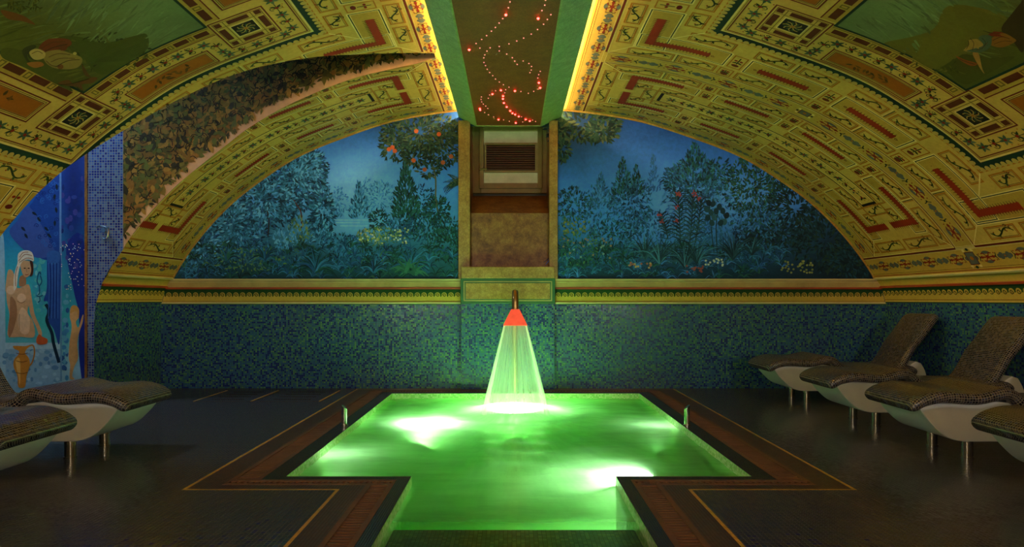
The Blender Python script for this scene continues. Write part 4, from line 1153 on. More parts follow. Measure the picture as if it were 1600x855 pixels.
sh(z2, [(320, 390), (400, 320), (560, 320), (590, 370), (480, 410), (360, 430)], (122, 62, 34), 4)
sh(z2, [(240, 430), (300, 400), (370, 430), (360, 480), (280, 490)], (196, 186, 130), 5)
sh(z2, [(360, 440), (470, 410), (560, 430), (680, 480), (640, 560), (480, 570), (380, 520)], (150, 140, 84), 4.6)
sh(z2, [(180, 420), (260, 370), (300, 385), (230, 440), (240, 500), (340, 560), (250, 540)], (60, 70, 40), 4)
sh(z2, [(220, 520), (330, 510), (360, 540), (280, 560)], (168, 116, 56), 5)
sh(z2, [(480, 690), (560, 660), (620, 690), (760, 640), (810, 650), (760, 690), (680, 700), (690, 750), (640, 720), (560, 710)], (104, 72, 34), 5)
sh(z2, [(680, 530), (740, 620), (760, 640), (700, 620)], (94, 70, 36), 4)
sh(z2, [(0, 80), (80, 90), (200, 130), (290, 200), (180, 170), (60, 150)], (120, 76, 34), 4)
for x, y, r, col in ((520, 385, 40, (110, 60, 32)), (500, 550, 26, (130, 84, 44)), (620, 440, 16, (190, 180, 120))): c.ell(*z2(x, y), r / 5.3, r / 6.5, col, 10, layer=6)
for k in range(160):
    x, y = random.uniform(480, 1230), random.uniform(280, 560)
    c.leaf(*z2(x, y), random.uniform(0, 6), 8, 3, random.choice(((96, 106, 40), (66, 78, 30), (50, 62, 26))), 3.4)
for k in range(60):
    c.leaf(*z2(random.uniform(60, 330), random.uniform(0, 90)), random.uniform(0, 6), 8, 3, random.choice(((96, 106, 40), (66, 78, 30))), 3.4)
for a in (((340, 400), (420, 350), (540, 340)), ((370, 420), (450, 385), (560, 360)), ((400, 470), (480, 440), (580, 450)), ((420, 510), (500, 480), (620, 480)), ((460, 550), (560, 500), (660, 490)), ((260, 440), (310, 420), (350, 440)), ((230, 420), (240, 470), (300, 500)), ((380, 500), (430, 540), (500, 545)), ((500, 700), (600, 690), (740, 650)), ((640, 720), (660, 750), (690, 750))): c.curve([z2(*p) for p in a], .9, random.choice(((50, 40, 18), (60, 66, 30), (84, 60, 30))), 7)
c.build('painted_shepherd', M['paint'], ceiling)['label'] = 'painted reclining figures with a fox in a landscape'

# ------------------------------------------------------------------ leaf painting above the opening
LP = leaf_pts
def leafmap(a, b, l):
    x = np.interp(a, plen, [p[0] for p in LP]); y = np.interp(a, plen, [p[1] for p in LP])
    i = min(len(plen) - 2, max(0, int(np.searchsorted(plen, a)) - 1)); dx, dy = LP[i+1][0] - LP[i][0], LP[i+1][1] - LP[i][1]; m = math.hypot(dx, dy) or 1
    o = .003 + l * .0008
    return (x - (-dy / m) * o * (1 if dx < 0 else -1) * -1 if False else x + dy / m * o * (1 if dx > 0 else -1) * 1, y - abs(dx) / m * o, b)
c = Canvas(leafmap, .12)
lowz = lambda a: float(np.interp(a, plen, [p[2] for p in LP]))
TL = plen[-1]
na = 60
for i in range(na):
    a0, a1 = TL * i / na, TL * (i + 1) / na
    c._face([(a0, lowz(a0) + .15), (a1, lowz(a1) + .15), (a1, AZ), (a0, AZ)], lin((70, 62, 28)), 0)
lc = [(150, 116, 52), (126, 104, 44), (110, 84, 34), (96, 92, 40), (74, 72, 30), (46, 44, 22), (134, 96, 40), (84, 94, 44)]
for k in range(5200):
    a = random.uniform(0, TL); zl = lowz(a) + .17; z = random.uniform(zl, min(AZ - .05, zl + 1.9))
    c.leaf(a, z, random.uniform(0, 2 * PI), random.uniform(.09, .16), random.uniform(.05, .08), random.choice(lc), random.uniform(1, 6))
for k in range(900):
    a = random.uniform(0, TL); zl = lowz(a) + .17; z = random.uniform(zl, min(AZ - .05, zl + 1.9)); an = random.uniform(0, 6.28)
    c.curve([(a, z), (a + .04 * math.cos(an), z + .04 * math.sin(an)), (a + .09 * math.cos(an + .6), z + .09 * math.sin(an + .6))], .009, (28, 24, 12), 7)
for k in range(150):
    a = random.uniform(0, TL); z = lowz(a) + random.uniform(.12, .17); c.leaf(a, z, random.uniform(PI, 2 * PI), .08, .035, random.choice(lc[3:6]), 5)
o = c.build('leaf_painting', M['leaves'], wall_leaf); o['kind'] = 'stuff'

# ------------------------------------------------------------------ garden murals on the end wall
def wallmap(a, b, l): return ((a - VX) / PPM, D - .003 - l * .0006, H + (VY - b) / PPM)
def bgfun(stops, lights):
    def f(px, py):
        t = py; c0 = None
        for i in range(len(stops) - 1):
            if stops[i][0] <= t <= stops[i+1][0]:
                k = (t - stops[i][0]) / (stops[i+1][0] - stops[i][0]); c0 = [stops[i][1][q] * (1 - k) + stops[i+1][1][q] * k for q in range(3)]
        if c0 is None: c0 = list(stops[0][1] if t < stops[0][0] else stops[-1][1])
        for lx, ly, rx, ry, col in lights:
            k = math.exp(-((px - lx) / rx) ** 2 - ((py - ly) / ry) ** 2); c0 = [c0[q] * (1 - k) + col[q] * k for q in range(3)]
        return lin(c0)
    return f
def bg(c, x0, y0, x1, y1, f, n=26, m=16):
    for i in range(n):
        for j in range(m):
            a0, a1 = x0 + (x1 - x0) * i / n, x0 + (x1 - x0) * (i + 1) / n; b0, b1 = y0 + (y1 - y0) * j / m, y0 + (y1 - y0) * (j + 1) / m
            c._face([(a0, b1), (a1, b1), (a1, b0), (a0, b0)], [f(a0, b1), f(a1, b1), f(a1, b0), f(a0, b0)], 0)
def tone(col, k): return tuple(max(0, min(255, v * k)) for v in col)
def clump(c, x, y, rx, ry, n, ln, cols, up=0.0, lay=1.0, power=1.0):
    """mass of leaves: lighter sprays over a dark body"""
    for k in range(n):
        a = random.uniform(0, 2 * PI); r = random.random() ** .55
        px, py = x + rx * r * math.cos(a), y + ry * r * math.sin(a)
        an = math.atan2(ry * math.sin(a), rx * math.cos(a)) + random.uniform(-.9, .9)
        if random.random() < up: an = -PI / 2 + random.uniform(-.6, .6)
        c.leaf(px, py, an, ln * random.uniform(.6, 1.2), ln * random.uniform(.28, .45), random.choice(cols), lay + 3 * k / n)
def cypress(c, x, ytop, ybot, wd, n, ln, cols, lay=1.0):
    for k in range(n):
        t = random.random() ** .7; y = ytop + (ybot - ytop) * t; w_ = wd * min(1, (t * 1.25) ** .8)
        px = x + random.uniform(-1, 1) * w_; an = -PI / 2 + (px - x) / max(1, wd) * .7 + random.uniform(-.3, .3)
        c.leaf(px, y, an, ln * random.uniform(.7, 1.3), ln * .35, random.choice(cols), lay + 3 * k / n)
def tuft(c, x, y, r, n, wd, cols, spread=1.25, lay=4.0):
    for k in range(n):
        a = -PI / 2 + random.uniform(-spread, spread); L = r * random.uniform(.6, 1.1); b_ = (a + PI / 2) * .5
        c.curve([(x, y), (x + L * .55 * math.cos(a), y + L * .55 * math.sin(a)), (x + L * math.cos(a + b_), y + L * math.sin(a + b_))], lambda t: wd * (1 - .85 * t) + .2, random.choice(cols), lay + random.random() * 2, 4)
def fern(c, x, y, L, an, ln, cols, lay=4.0):
    n = int(L / (ln * .35)); pts = []
    for k in range(n):
        t = k / n; px, py = x + L * t * math.cos(an), y + L * t * math.sin(an) + L * .25 * t * t
        for sg in (-1, 1): c.leaf(px, py, an + sg * .9, ln * (1.1 - t), ln * .28, random.choice(cols), lay + random.random())
T0 = [(26, 70, 86), (34, 90, 104), (44, 108, 122), (60, 128, 146), (20, 52, 62), (38, 84, 116)]
T1 = [(70, 140, 160), (90, 160, 178), (56, 120, 140), (110, 176, 180)]
T2 = [(20, 60, 50), (30, 78, 60), (16, 44, 40), (40, 96, 70)]
T3 = [(70, 110, 70), (110, 140, 70), (60, 100, 90), (150, 160, 80)]
def zl_(x, y): return (250 + x / 3.166, 180 + y / 3.166)
c = Canvas(wallmap, 1e5)
bg(c, 250, 160, 722, 440, bgfun([(170, (40, 96, 160)), (300, (84, 156, 210)), (345, (80, 150, 170)), (400, (40, 96, 100)), (438, (20, 62, 56))], [(560, 300, 70, 50, (140, 206, 236)), (300, 420, 120, 60, (26, 70, 74)), (640, 190, 90, 30, (30, 72, 110)), (560, 350, 40, 20, (120, 190, 210))]))
def cl(x, y, rx, ry, n, ln, cols, up=0, lay=1.0): p = zl_(x, y); clump(c, p[0], p[1], rx / 3.166, ry / 3.166, n, ln, cols, up, lay)
cl(880, 430, 45, 70, 120, 6, T1); cl(1095, 420, 75, 90, 260, 6, T1); cl(1020, 380, 30, 60, 60, 6, T1)
cypress(c, *zl_(985, 335)[:1], zl_(0, 335)[1], zl_(0, 515)[1], 14, 190, 7, T1 + T0[:2], 2)
cypress(c, zl_(1215, 0)[0], zl_(0, 235)[1], zl_(0, 520)[1], 20, 420, 8, T2 + [(44, 100, 84)], 3)
cl(1300, 430, 60, 80, 200, 6, T0 + T2); cl(1085, 520, 50, 45, 160, 6, T2 + T0[:1], 0, 3)
for x, y, w_ in ((950, 519, 90), (930, 532, 60), (960, 548, 70)): p = zl_(x, y); c.rect(p[0] - w_ / 3.2, p[1] - .8, p[0] + w_ / 3.2, p[1] + .8, (150, 206, 214), 2)
for x, y, rx, ry, n in ((640, 330, 170, 150, 620), (500, 430, 190, 140, 620), (350, 560, 200, 140, 560), (720, 270, 100, 110, 320), (800, 480, 60, 130, 260), (190, 680, 130, 120, 380)):
    cl(x, y, rx, ry, n // 2, 9, [(18, 48, 58), (22, 58, 70)], 0, 2); cl(x, y, rx, ry, n, 9, T0, 0, 4)
    cl(x + 20, y - 30, rx * .8, ry * .7, n // 4, 8, T1, 0, 6)
c.curve([zl_(700, 560), zl_(698, 480), zl_(660, 420)], 2.2, (90, 56, 50), 8); c.curve([zl_(535, 600), zl_(540, 520), zl_(530, 470)], 2, (50, 40, 40), 8)
c.curve([zl_(1385, 520), zl_(1365, 420), zl_(1362, 300), zl_(1330, 210), zl_(1275, 140)], 2.6, (104, 96, 60), 5); c.curve([zl_(1340, 230), zl_(1330, 120), zl_(1340, 60)], 2, (80, 76, 50), 5)
OT = [(24, 50, 34), (34, 66, 44), (18, 38, 30), (52, 80, 50), (84, 92, 50)]
for x, y, rx, ry, n in ((1290, 90, 190, 100, 620), (1160, 140, 70, 80, 160), (1400, 150, 100, 100, 300), (1260, 210, 60, 40, 90), (1330, 270, 50, 30, 60)): cl(x, y, rx, ry, n, 9, OT, 0, 6)
for x, y in ((1133, 170), (1150, 160), (1162, 178), (1268, 80), (1310, 270), (1255, 225), (1400, 235), (1440, 205), (1380, 95)): p = zl_(x, y); c.ell(p[0], p[1], 3.6, 3.6, (206, 92, 40), 8, layer=10)
for k in range(8): fern(c, *zl_(1478, 330), 26, PI + random.uniform(-.9, .9), 6, OT, 7)
cl(1370, 470, 60, 60, 160, 7, T2, 0, 6)
cl(1080, 600, 110, 40, 200, 6, T3, .6, 6); cl(690, 580, 60, 70, 160, 7, T3 + T1[:2], .8, 6); cl(620, 620, 60, 50, 120, 7, T1, .8, 6)
for k in range(46): p = zl_(random.uniform(980, 1250), random.uniform(560, 640)); c.ell(p[0], p[1], 1.6, 1.6, random.choice(((214, 200, 110), (190, 180, 90), (226, 220, 170))), 6, layer=11)
for k in range(150):
    x = random.uniform(60, 1480); y = random.uniform(640, 820); p = zl_(x, y)
    tuft(c, p[0], p[1], random.uniform(10, 20), 9, 2.2, random.choice((T0, T2, T2, T0 + T3[:1])), lay=7)
for x, y, r in ((770, 780, 36), (1240, 760, 30), (520, 720, 26), (1060, 780, 26), (330, 720, 24)): p = zl_(x, y); tuft(c, p[0], p[1], r, 40, 3.2, T2 + T0, lay=10)
for x, y in ((1215, 780), (1260, 790)): p = zl_(x, y); tuft(c, p[0], p[1], 24, 16, 5, [(60, 110, 70), (44, 90, 60)], lay=12)
for x, y, rx, ry, n, cols in ((900, 640, 90, 50, 200, T0 + T1[:1]), (1330, 560, 150, 70, 420, T2 + T0[:2]), (1180, 560, 90, 40, 180, T0), (1420, 640, 80, 90, 260, T2), (940, 720, 120, 50, 220, T2 + T0), (800, 600, 60, 60, 150, T0 + T1), (620, 690, 130, 50, 220, T0 + T3[:1]), (430, 640, 120, 60, 220, T0 + T1[:1]), (250, 750, 150, 50, 220, T2 + T0), (1120, 700, 150, 50, 260, T2 + T0[:3])): cl(x, y, rx, ry, n, 7, cols, .5, 5)
cl(420, 720, 200, 60, 150, 6, [(110, 140, 60), (90, 130, 80), (60, 110, 110)], .5, 9)
o = c.build('garden_mural', M['mural'], wall_back); o['label'] = 'painted blue garden with a lake, cypress and orange tree, left of the niche'
def zr_(x, y): return (860 + x / 3.054, 170 + y / 3.054)
c = Canvas(wallmap, 1e5)
bg(c, 866, 160, 1376, 440, bgfun([(170, (26, 66, 116)), (240, (50, 108, 170)), (310, (80, 150, 210)), (370, (44, 104, 134)), (438, (14, 48, 52))], [(1040, 330, 70, 50, (110, 176, 222)), (1130, 320, 70, 40, (90, 156, 210)), (960, 340, 60, 40, (70, 140, 196)), (1340, 400, 90, 80, (12, 34, 36)), (880, 200, 60, 60, (24, 60, 84))]))
def cl(x, y, rx, ry, n, ln, cols, up=0, lay=1.0): p = zr_(x, y); clump(c, p[0], p[1], rx / 3.054, ry / 3.054, n, ln, cols, up, lay)
B0 = [(40, 96, 134), (56, 118, 156), (30, 76, 100), (74, 138, 170), (44, 104, 120)]
cypress(c, zr_(490, 0)[0], zr_(0, 220)[1], zr_(0, 400)[1], 10, 110, 6, [(50, 106, 150), (44, 96, 130)], 1)
cl(230, 480, 70, 130, 260, 7, B0, .4, 1.5); cypress(c, zr_(240, 0)[0], zr_(0, 320)[1], zr_(0, 470)[1], 14, 130, 7, B0, 1.5)
cl(110, 460, 90, 80, 260, 7, T2 + T0, .4, 2)
cl(380, 450, 100, 130, 560, 7, T0 + B0[:2], .3, 2); cypress(c, zr_(345, 0)[0], zr_(0, 245)[1], zr_(0, 420)[1], 15, 180, 7, T2 + T0, 3); cypress(c, zr_(408, 0)[0], zr_(0, 275)[1], zr_(0, 420)[1], 9, 90, 7, T2 + T0, 3)
cl(690, 360, 140, 120, 620, 8, T2 + T0, .3, 2); cypress(c, zr_(690, 0)[0], zr_(0, 175)[1], zr_(0, 370)[1], 30, 330, 8, T2 + T0, 3); cl(800, 310, 60, 70, 160, 8, T2 + T0, .2, 3); cl(590, 330, 50, 50, 110, 8, T0, .2, 3)
cl(700, 430, 170, 90, 260, 8, B0 + T1[:1], .3, 4)
cl(960, 380, 120, 150, 620, 8, T2 + [(60, 88, 44), (30, 70, 70)], .2, 3); cl(1060, 560, 110, 60, 200, 8, B0 + T0, .4, 4)
for x, y, rx, ry, n in ((1170, 480, 130, 160, 620), (1320, 620, 170, 160, 720), (1100, 620, 140, 60, 200), (1430, 720, 120, 90, 300)): cl(x, y, rx, ry, n, 9, [(14, 44, 44), (20, 58, 54), (26, 70, 70), (10, 32, 34), (34, 60, 40)], 0, 4)
p = zr_(1000, 610); c.smooth([zr_(870, 580), zr_(960, 570), zr_(1090, 600), (zr_(1080, 640)), zr_(960, 660), zr_(900, 640)], (20, 44, 50), 2.5)
for x, y, rx, ry, n in ((150, 70, 170, 80, 420), (60, 190, 30, 50, 70), (250, 110, 70, 40, 120), (40, 110, 40, 60, 90)): cl(x, y, rx, ry, n, 11, OT, 0, 6)
def stalk(bx, by, tx, ty, L, col, n=11):
    p0, p1 = zr_(bx, by), zr_(tx, ty); c.curve([p0, ((p0[0] + p1[0]) / 2 + 1, (p0[1] + p1[1]) / 2), p1], 1.8, (30, 60, 60), 9)
    for k in range(n):
        t = (k + 2) / (n + 2); x = p0[0] + (p1[0] - p0[0]) * t; y = p0[1] + (p1[1] - p0[1]) * t
        for sg in (-1, 1):
            a = -PI / 2 + sg * (1.25 - .7 * t); c.curve([(x, y), (x + L * .6 * math.cos(a), y + L * .6 * math.sin(a)), (x + L * math.cos(a + sg * .45), y + L * math.sin(a + sg * .45))], lambda q: 2.4 * (1 - q) + .3, random.choice(col), 10, 3)
SG = [(26, 60, 60), (36, 78, 74), (52, 96, 92), (20, 44, 48)]
stalk(620, 660, 605, 400, 20, SG, 13); stalk(660, 680, 680, 410, 21, SG, 13); stalk(560, 620, 528, 500, 13, SG, 8); stalk(690, 640, 720, 430, 16, SG, 9)
for x, y in ((605, 405), (612, 412), (685, 400), (690, 410), (530, 538), (520, 510), (600, 538), (710, 432), (602, 470)): 
    for k in range(5): p = zr_(x, y); c.leaf(p[0], p[1], random.uniform(0, 6), 5, 2.2, (176, 70, 60), 12)
c.curve([zr_(795, 690), zr_(790, 560), zr_(800, 470)], 1.6, (30, 60, 60), 9); c.curve([zr_(780, 690), zr_(765, 560), zr_(755, 450)], 1.4, (30, 60, 60), 9)
for x, y in ((755, 450), (775, 455), (745, 480), (765, 495), (805, 468), (822, 488), (840, 510), (780, 520), (812, 545), (750, 520), (830, 540), (770, 545), (790, 490)): p = zr_(x, y); c.ell(p[0], p[1], 4.2, 5.4, random.choice(SG), 9, ang=random.uniform(-.6, .6), layer=10)
for k in range(150):
    p = zr_(random.uniform(30, 1120), random.uniform(660, 810)); tuft(c, p[0], p[1], random.uniform(10, 22), 9, 2, random.choice((T0, T2, B0 + T0)), lay=7)
for x, y, r in ((450, 720, 40), (520, 740, 46), (640, 760, 46), (870, 720, 42), (700, 740, 40), (960, 700, 30)): p = zr_(x, y); tuft(c, p[0], p[1], r, 30, 2.2, SG + [(70, 130, 130)], spread=.9, lay=9)
for (x0, y0, x1, y1, n, cols) in ((60, 540, 170, 600, 26, [(150, 140, 60), (120, 120, 60)]), (370, 735, 480, 760, 16, [(206, 160, 90), (196, 110, 70)]), (740, 715, 830, 755, 14, [(220, 210, 150)]), (640, 750, 740, 780, 16, [(170, 80, 60)]), (1100, 720, 1250, 785, 34, [(170, 160, 70), (140, 140, 60)]), (60, 620, 300, 720, 24, [(160, 120, 80), (130, 150, 120)])):
    for k in range(n): p = zr_(random.uniform(x0, x1), random.uniform(y0, y1)); c.ell(p[0], p[1], 1.9, 1.7, random.choice(cols), 6, layer=13)
for x, y, rx, ry, n, cols in ((480, 560, 130, 70, 300, B0 + T0), (300, 600, 120, 60, 240, T0 + T2[:2]), (820, 580, 130, 70, 300, B0), (640, 600, 110, 70, 200, B0 + T1[:2]), (980, 520, 120, 70, 260, T2 + B0), (1000, 690, 130, 50, 240, T0 + T2), (330, 700, 160, 50, 240, T2 + T0), (160, 700, 130, 60, 240, T2)): cl(x, y, rx, ry, n, 7, cols, .5, 4.5)
cl(120, 640, 110, 120, 200, 6, [(60, 100, 60), (90, 120, 60), (30, 70, 60)], .3, 6)
o = c.build('garden_mural', M['mural'], wall_back); o['label'] = 'painted blue garden with tall reeds and red flowers, right of the niche'
# gilt edge of the lunettes along the vault
for side in (1, -1):
    q = BM(); pts = [vp(side, s_, D - .02, .012) for s_ in [.75 + (STOT - .75) * k / 60 for k in range(61)]]
    q.tube(pts, .014, 6).build('lunette_moulding', M['gold_marble'], wall_back)

# ------------------------------------------------------------------ mural in the alcove
YM_ = YFAR + .06
def muralmap(a, b, l): return ((a - VX) * YM_ / F, YM_ - .002 - l * .0006, H + (VY - b) * YM_ / F)
def zm(x, y): return (x / 3.564, 380 + y / 3.564)          # lower crop
def zu(x, y): return (x / 3.886, 200 + y / 3.886)          # upper crop
c = Canvas(muralmap, 1e5)
bg(c, -60, 120, 132, 640, bgfun([(200, (20, 60, 150)), (330, (30, 90, 170)), (400, (40, 150, 190)), (520, (60, 170, 170)), (560, (140, 190, 210)), (630, (120, 160, 190))], [(115, 300, 22, 120, (16, 34, 110)), (20, 470, 40, 60, (60, 180, 190))]))
def sm_(f, pts, col, l): c.smooth([f(*p) for p in pts], col, l)
sm_(zm, [(0, 0), (24, 0), (30, 400), (30, 780), (0, 800)], (150, 190, 210), 1)
c.rect(*zm(30, 555), *zm(335, 590), (160, 196, 214), 1.2); c.rect(*zm(30, 590), *zm(335, 800), (128, 170, 200), 1.0)
for k in range(50): p = zm(random.uniform(20, 330), random.uniform(590, 790)); c.ell(p[0], p[1], random.uniform(2, 6), random.uniform(2, 4), random.choice(((100, 150, 190), (150, 190, 214), (84, 130, 176))), 7, layer=1.6)
for k in range(40): p = zm(random.uniform(190, 260), random.uniform(80, 380)); c.ell(p[0], p[1], random.uniform(2, 5), random.uniform(2, 5), random.choice(((60, 160, 190), (110, 190, 200), (80, 180, 180))), 7, layer=1.3)
# drapery above and beside
sm_(zu, [(100, 580), (200, 450), (280, 300), (365, 280), (365, 740), (300, 800), (230, 780), (140, 690)], (26, 66, 150), 2)
sm_(zu, [(60, 640), (110, 560), (180, 480), (300, 680), (330, 760), (250, 790), (170, 760)], (58, 84, 160), 2.6)
for k in range(40): p = zu(random.uniform(210, 355), random.uniform(320, 720)); c.spiral(p[0], p[1], 4, 1.2, 1.1, random.choice(((16, 44, 120), (40, 96, 180))), random.uniform(0, 6), 1, 3.4)
for x, y, a in ((195, 510, .6), (228, 540, 1.0), (270, 600, .8), (345, 340, 1.5), (335, 400, 1.7), (340, 480, 1.4), (335, 560, 1.6), (290, 640, .9), (130, 600, .8), (150, 640, 1)): p = zu(x, y); c.leaf(p[0], p[1], a, 10, 4.5, (20, 34, 50), 4)
sm_(zm, [(265, 80), (300, 50), (340, 70), (338, 300), (332, 560), (300, 480), (262, 420), (268, 330), (244, 320), (262, 250)], (30, 70, 150), 3)
sm_(zm, [(262, 60), (300, 40), (335, 60), (325, 110), (275, 115)], (44, 92, 170), 4)
c.curve([zm(256, 340), zm(275, 380), zm(262, 430), (zm(290, 500)), zm(300, 560), zm(330, 665)], 5, (14, 40, 60), 4)
for k in range(7): c.curve([zm(272 + k * 9, 110), zm(276 + k * 8, 250), zm(270 + k * 9, 420)], 1.0, (20, 50, 120) if k % 2 else (60, 110, 190), 4.4)
# seam strip and side with painted glints
c.rect(*zu(362, 270), *zu(374, 855), (90, 130, 190), 3); c.rect(*zm(337, 0), *zm(346, 770), (90, 140, 180), 3)
sm_(zm, [(370, 20), (470, 0), (470, 760), (440, 620), (440, 400), (410, 260)], (20, 40, 130), 2.2)
for k in range(30): p = zu(random.uniform(376, 510), random.uniform(290, 850)); c.ell(p[0], p[1], random.uniform(2, 5), random.uniform(3, 6), random.choice(((20, 40, 110), (40, 60, 140), (60, 60, 140))), 7, layer=2.4)
for k in range(26): p = zm(random.uniform(345, 380), random.uniform(240, 760)); c.ell(p[0], p[1], random.uniform(2, 5), random.uniform(3, 5), random.choice(((60, 130, 180), (90, 160, 190), (40, 90, 150))), 7, layer=2.4)
for k in range(60): p = zm(min(468, random.gauss(410, 34)), abs(random.gauss(110, 100))); c.rect(p[0], p[1], p[0] + 1.2, p[1] + 1.2, random.choice(((255, 240, 210), (240, 180, 220), (200, 230, 255), (255, 220, 160))), 6)  # sparkling reflections of the mosaic, painted as pale dots
# standing woman with a white headscarf, painted bust length behind a sill
SK, SKD, SKL = (206, 160, 116), (166, 116, 78), (228, 190, 150)
sm_(zm, [(44, 160), (62, 148), (78, 170), (92, 240), (110, 250), (150, 230), (168, 245), (182, 330), (196, 400), (222, 460), (236, 505), (222, 520), (204, 470), (172, 400), (162, 350), (156, 390), (186, 440), (192, 520), (120, 522), (50, 520), (46, 470), (54, 400), (40, 330), (36, 280), (32, 250)], SK, 4)
sm_(zm, [(60, 300), (90, 330), (96, 400), (80, 470), (60, 520), (50, 520), (48, 460), (56, 400)], SKD, 5)
sm_(zm, [(120, 360), (150, 380), (168, 430), (160, 500), (120, 500), (100, 430)], SKL, 4.6)
for x, y in ((122, 305), (62, 262)): p = zm(x, y); c.ell(p[0], p[1], 7, 7, SKL, 12, layer=5.4)
c.curve([zm(98, 322), zm(120, 334), zm(142, 322)], 1.0, SKD, 6); c.curve([zm(110, 395), zm(108, 440), zm(112, 480)], .8, SKD, 6)
sm_(zm, [(116, 130), (122, 100), (150, 98), (180, 110), (178, 160), (152, 190), (132, 180)], SK, 6); sm_(zm, [(112, 190), (140, 180), (146, 230), (110, 240)], SKD, 5)
sm_(zm, [(168, 100), (186, 110), (186, 170), (168, 186), (176, 150)], (70, 40, 26), 6.6)
for x, y in ((140, 140), (162, 140)): p = zm(x, y); c.ell(p[0], p[1], 1.8, .9, (50, 30, 20), 8, layer=7.4)
c.curve([zm(152, 140), zm(150, 158), zm(155, 162)], .6, SKD, 7.4); c.curve([zm(142, 174), zm(152, 177), zm(161, 173)], 1.1, (170, 70, 50), 7.4)
sm_(zm, [(100, 110), (104, 60), (140, 40), (180, 52), (190, 100), (160, 92), (124, 106), (104, 170), (96, 240), (80, 262), (78, 200), (88, 150)], (226, 214, 196), 7)
for a in (((106, 100), (140, 64), (180, 70)), ((110, 108), (150, 84), (186, 90)), ((100, 130), (88, 180), (90, 240)), ((112, 80), (130, 54), (160, 50))): c.curve([zm(*p) for p in a], 1.3, (176, 130, 100), 8)
sm_(zm, [(206, 530), (220, 508), (240, 522), (266, 535), (262, 558), (230, 566), (206, 556)], (196, 90, 40), 7)
# vase on the shelf and lamp stand
def vase(pts, col, l): sm_(zm, pts, col, l)
vase([(84, 590), (74, 574), (100, 572), (140, 574), (176, 566), (150, 590), (142, 614), (162, 640), (168, 680), (150, 740), (140, 800), (104, 800), (98, 740), (78, 690), (80, 650), (104, 620), (106, 600)], (196, 130, 44), 5)
vase([(88, 660), (110, 640), (116, 700), (112, 790), (104, 740)], (226, 176, 90), 6); c.curve([zm(160, 574), zm(186, 570), zm(194, 610), zm(182, 660), zm(166, 684)], 2.2, (180, 116, 40), 5)
for y in (612, 655, 720): c.curve([zm(92, y), zm(124, y + 7), zm(156, y)], 1.0, (120, 70, 24), 7)
for a in (((216, 170), (208, 210), (220, 240)), ((226, 180), (234, 215), (220, 240)), ((220, 240), (222, 280), (212, 286)), ((204, 292), (222, 298), (240, 290)), ((222, 298), (224, 320), (212, 330)), ((216, 170), (224, 160), (228, 176))): c.curve([zm(*p) for p in a], 1.8, (26, 90, 130), 5)
# small child leaning at the edge
sm_(zm, [(398, 440), (390, 410), (396, 365), (416, 350), (436, 366), (440, 410), (424, 440), (438, 470), (458, 410), (466, 400), (462, 440), (442, 500), (432, 560), (436, 640), (414, 690), (404, 740), (418, 756), (390, 754), (392, 680), (384, 640), (388, 560), (400, 480)], (196, 150, 96), 5)
sm_(zm, [(392, 390), (400, 352), (424, 348), (442, 372), (438, 420), (428, 380)], (190, 140, 70), 6)
o = c.build('figure_mural', M['figures'], wall_mural); o['label'] = 'painted scene of a woman in a white headscarf, a vase and blue drapery'

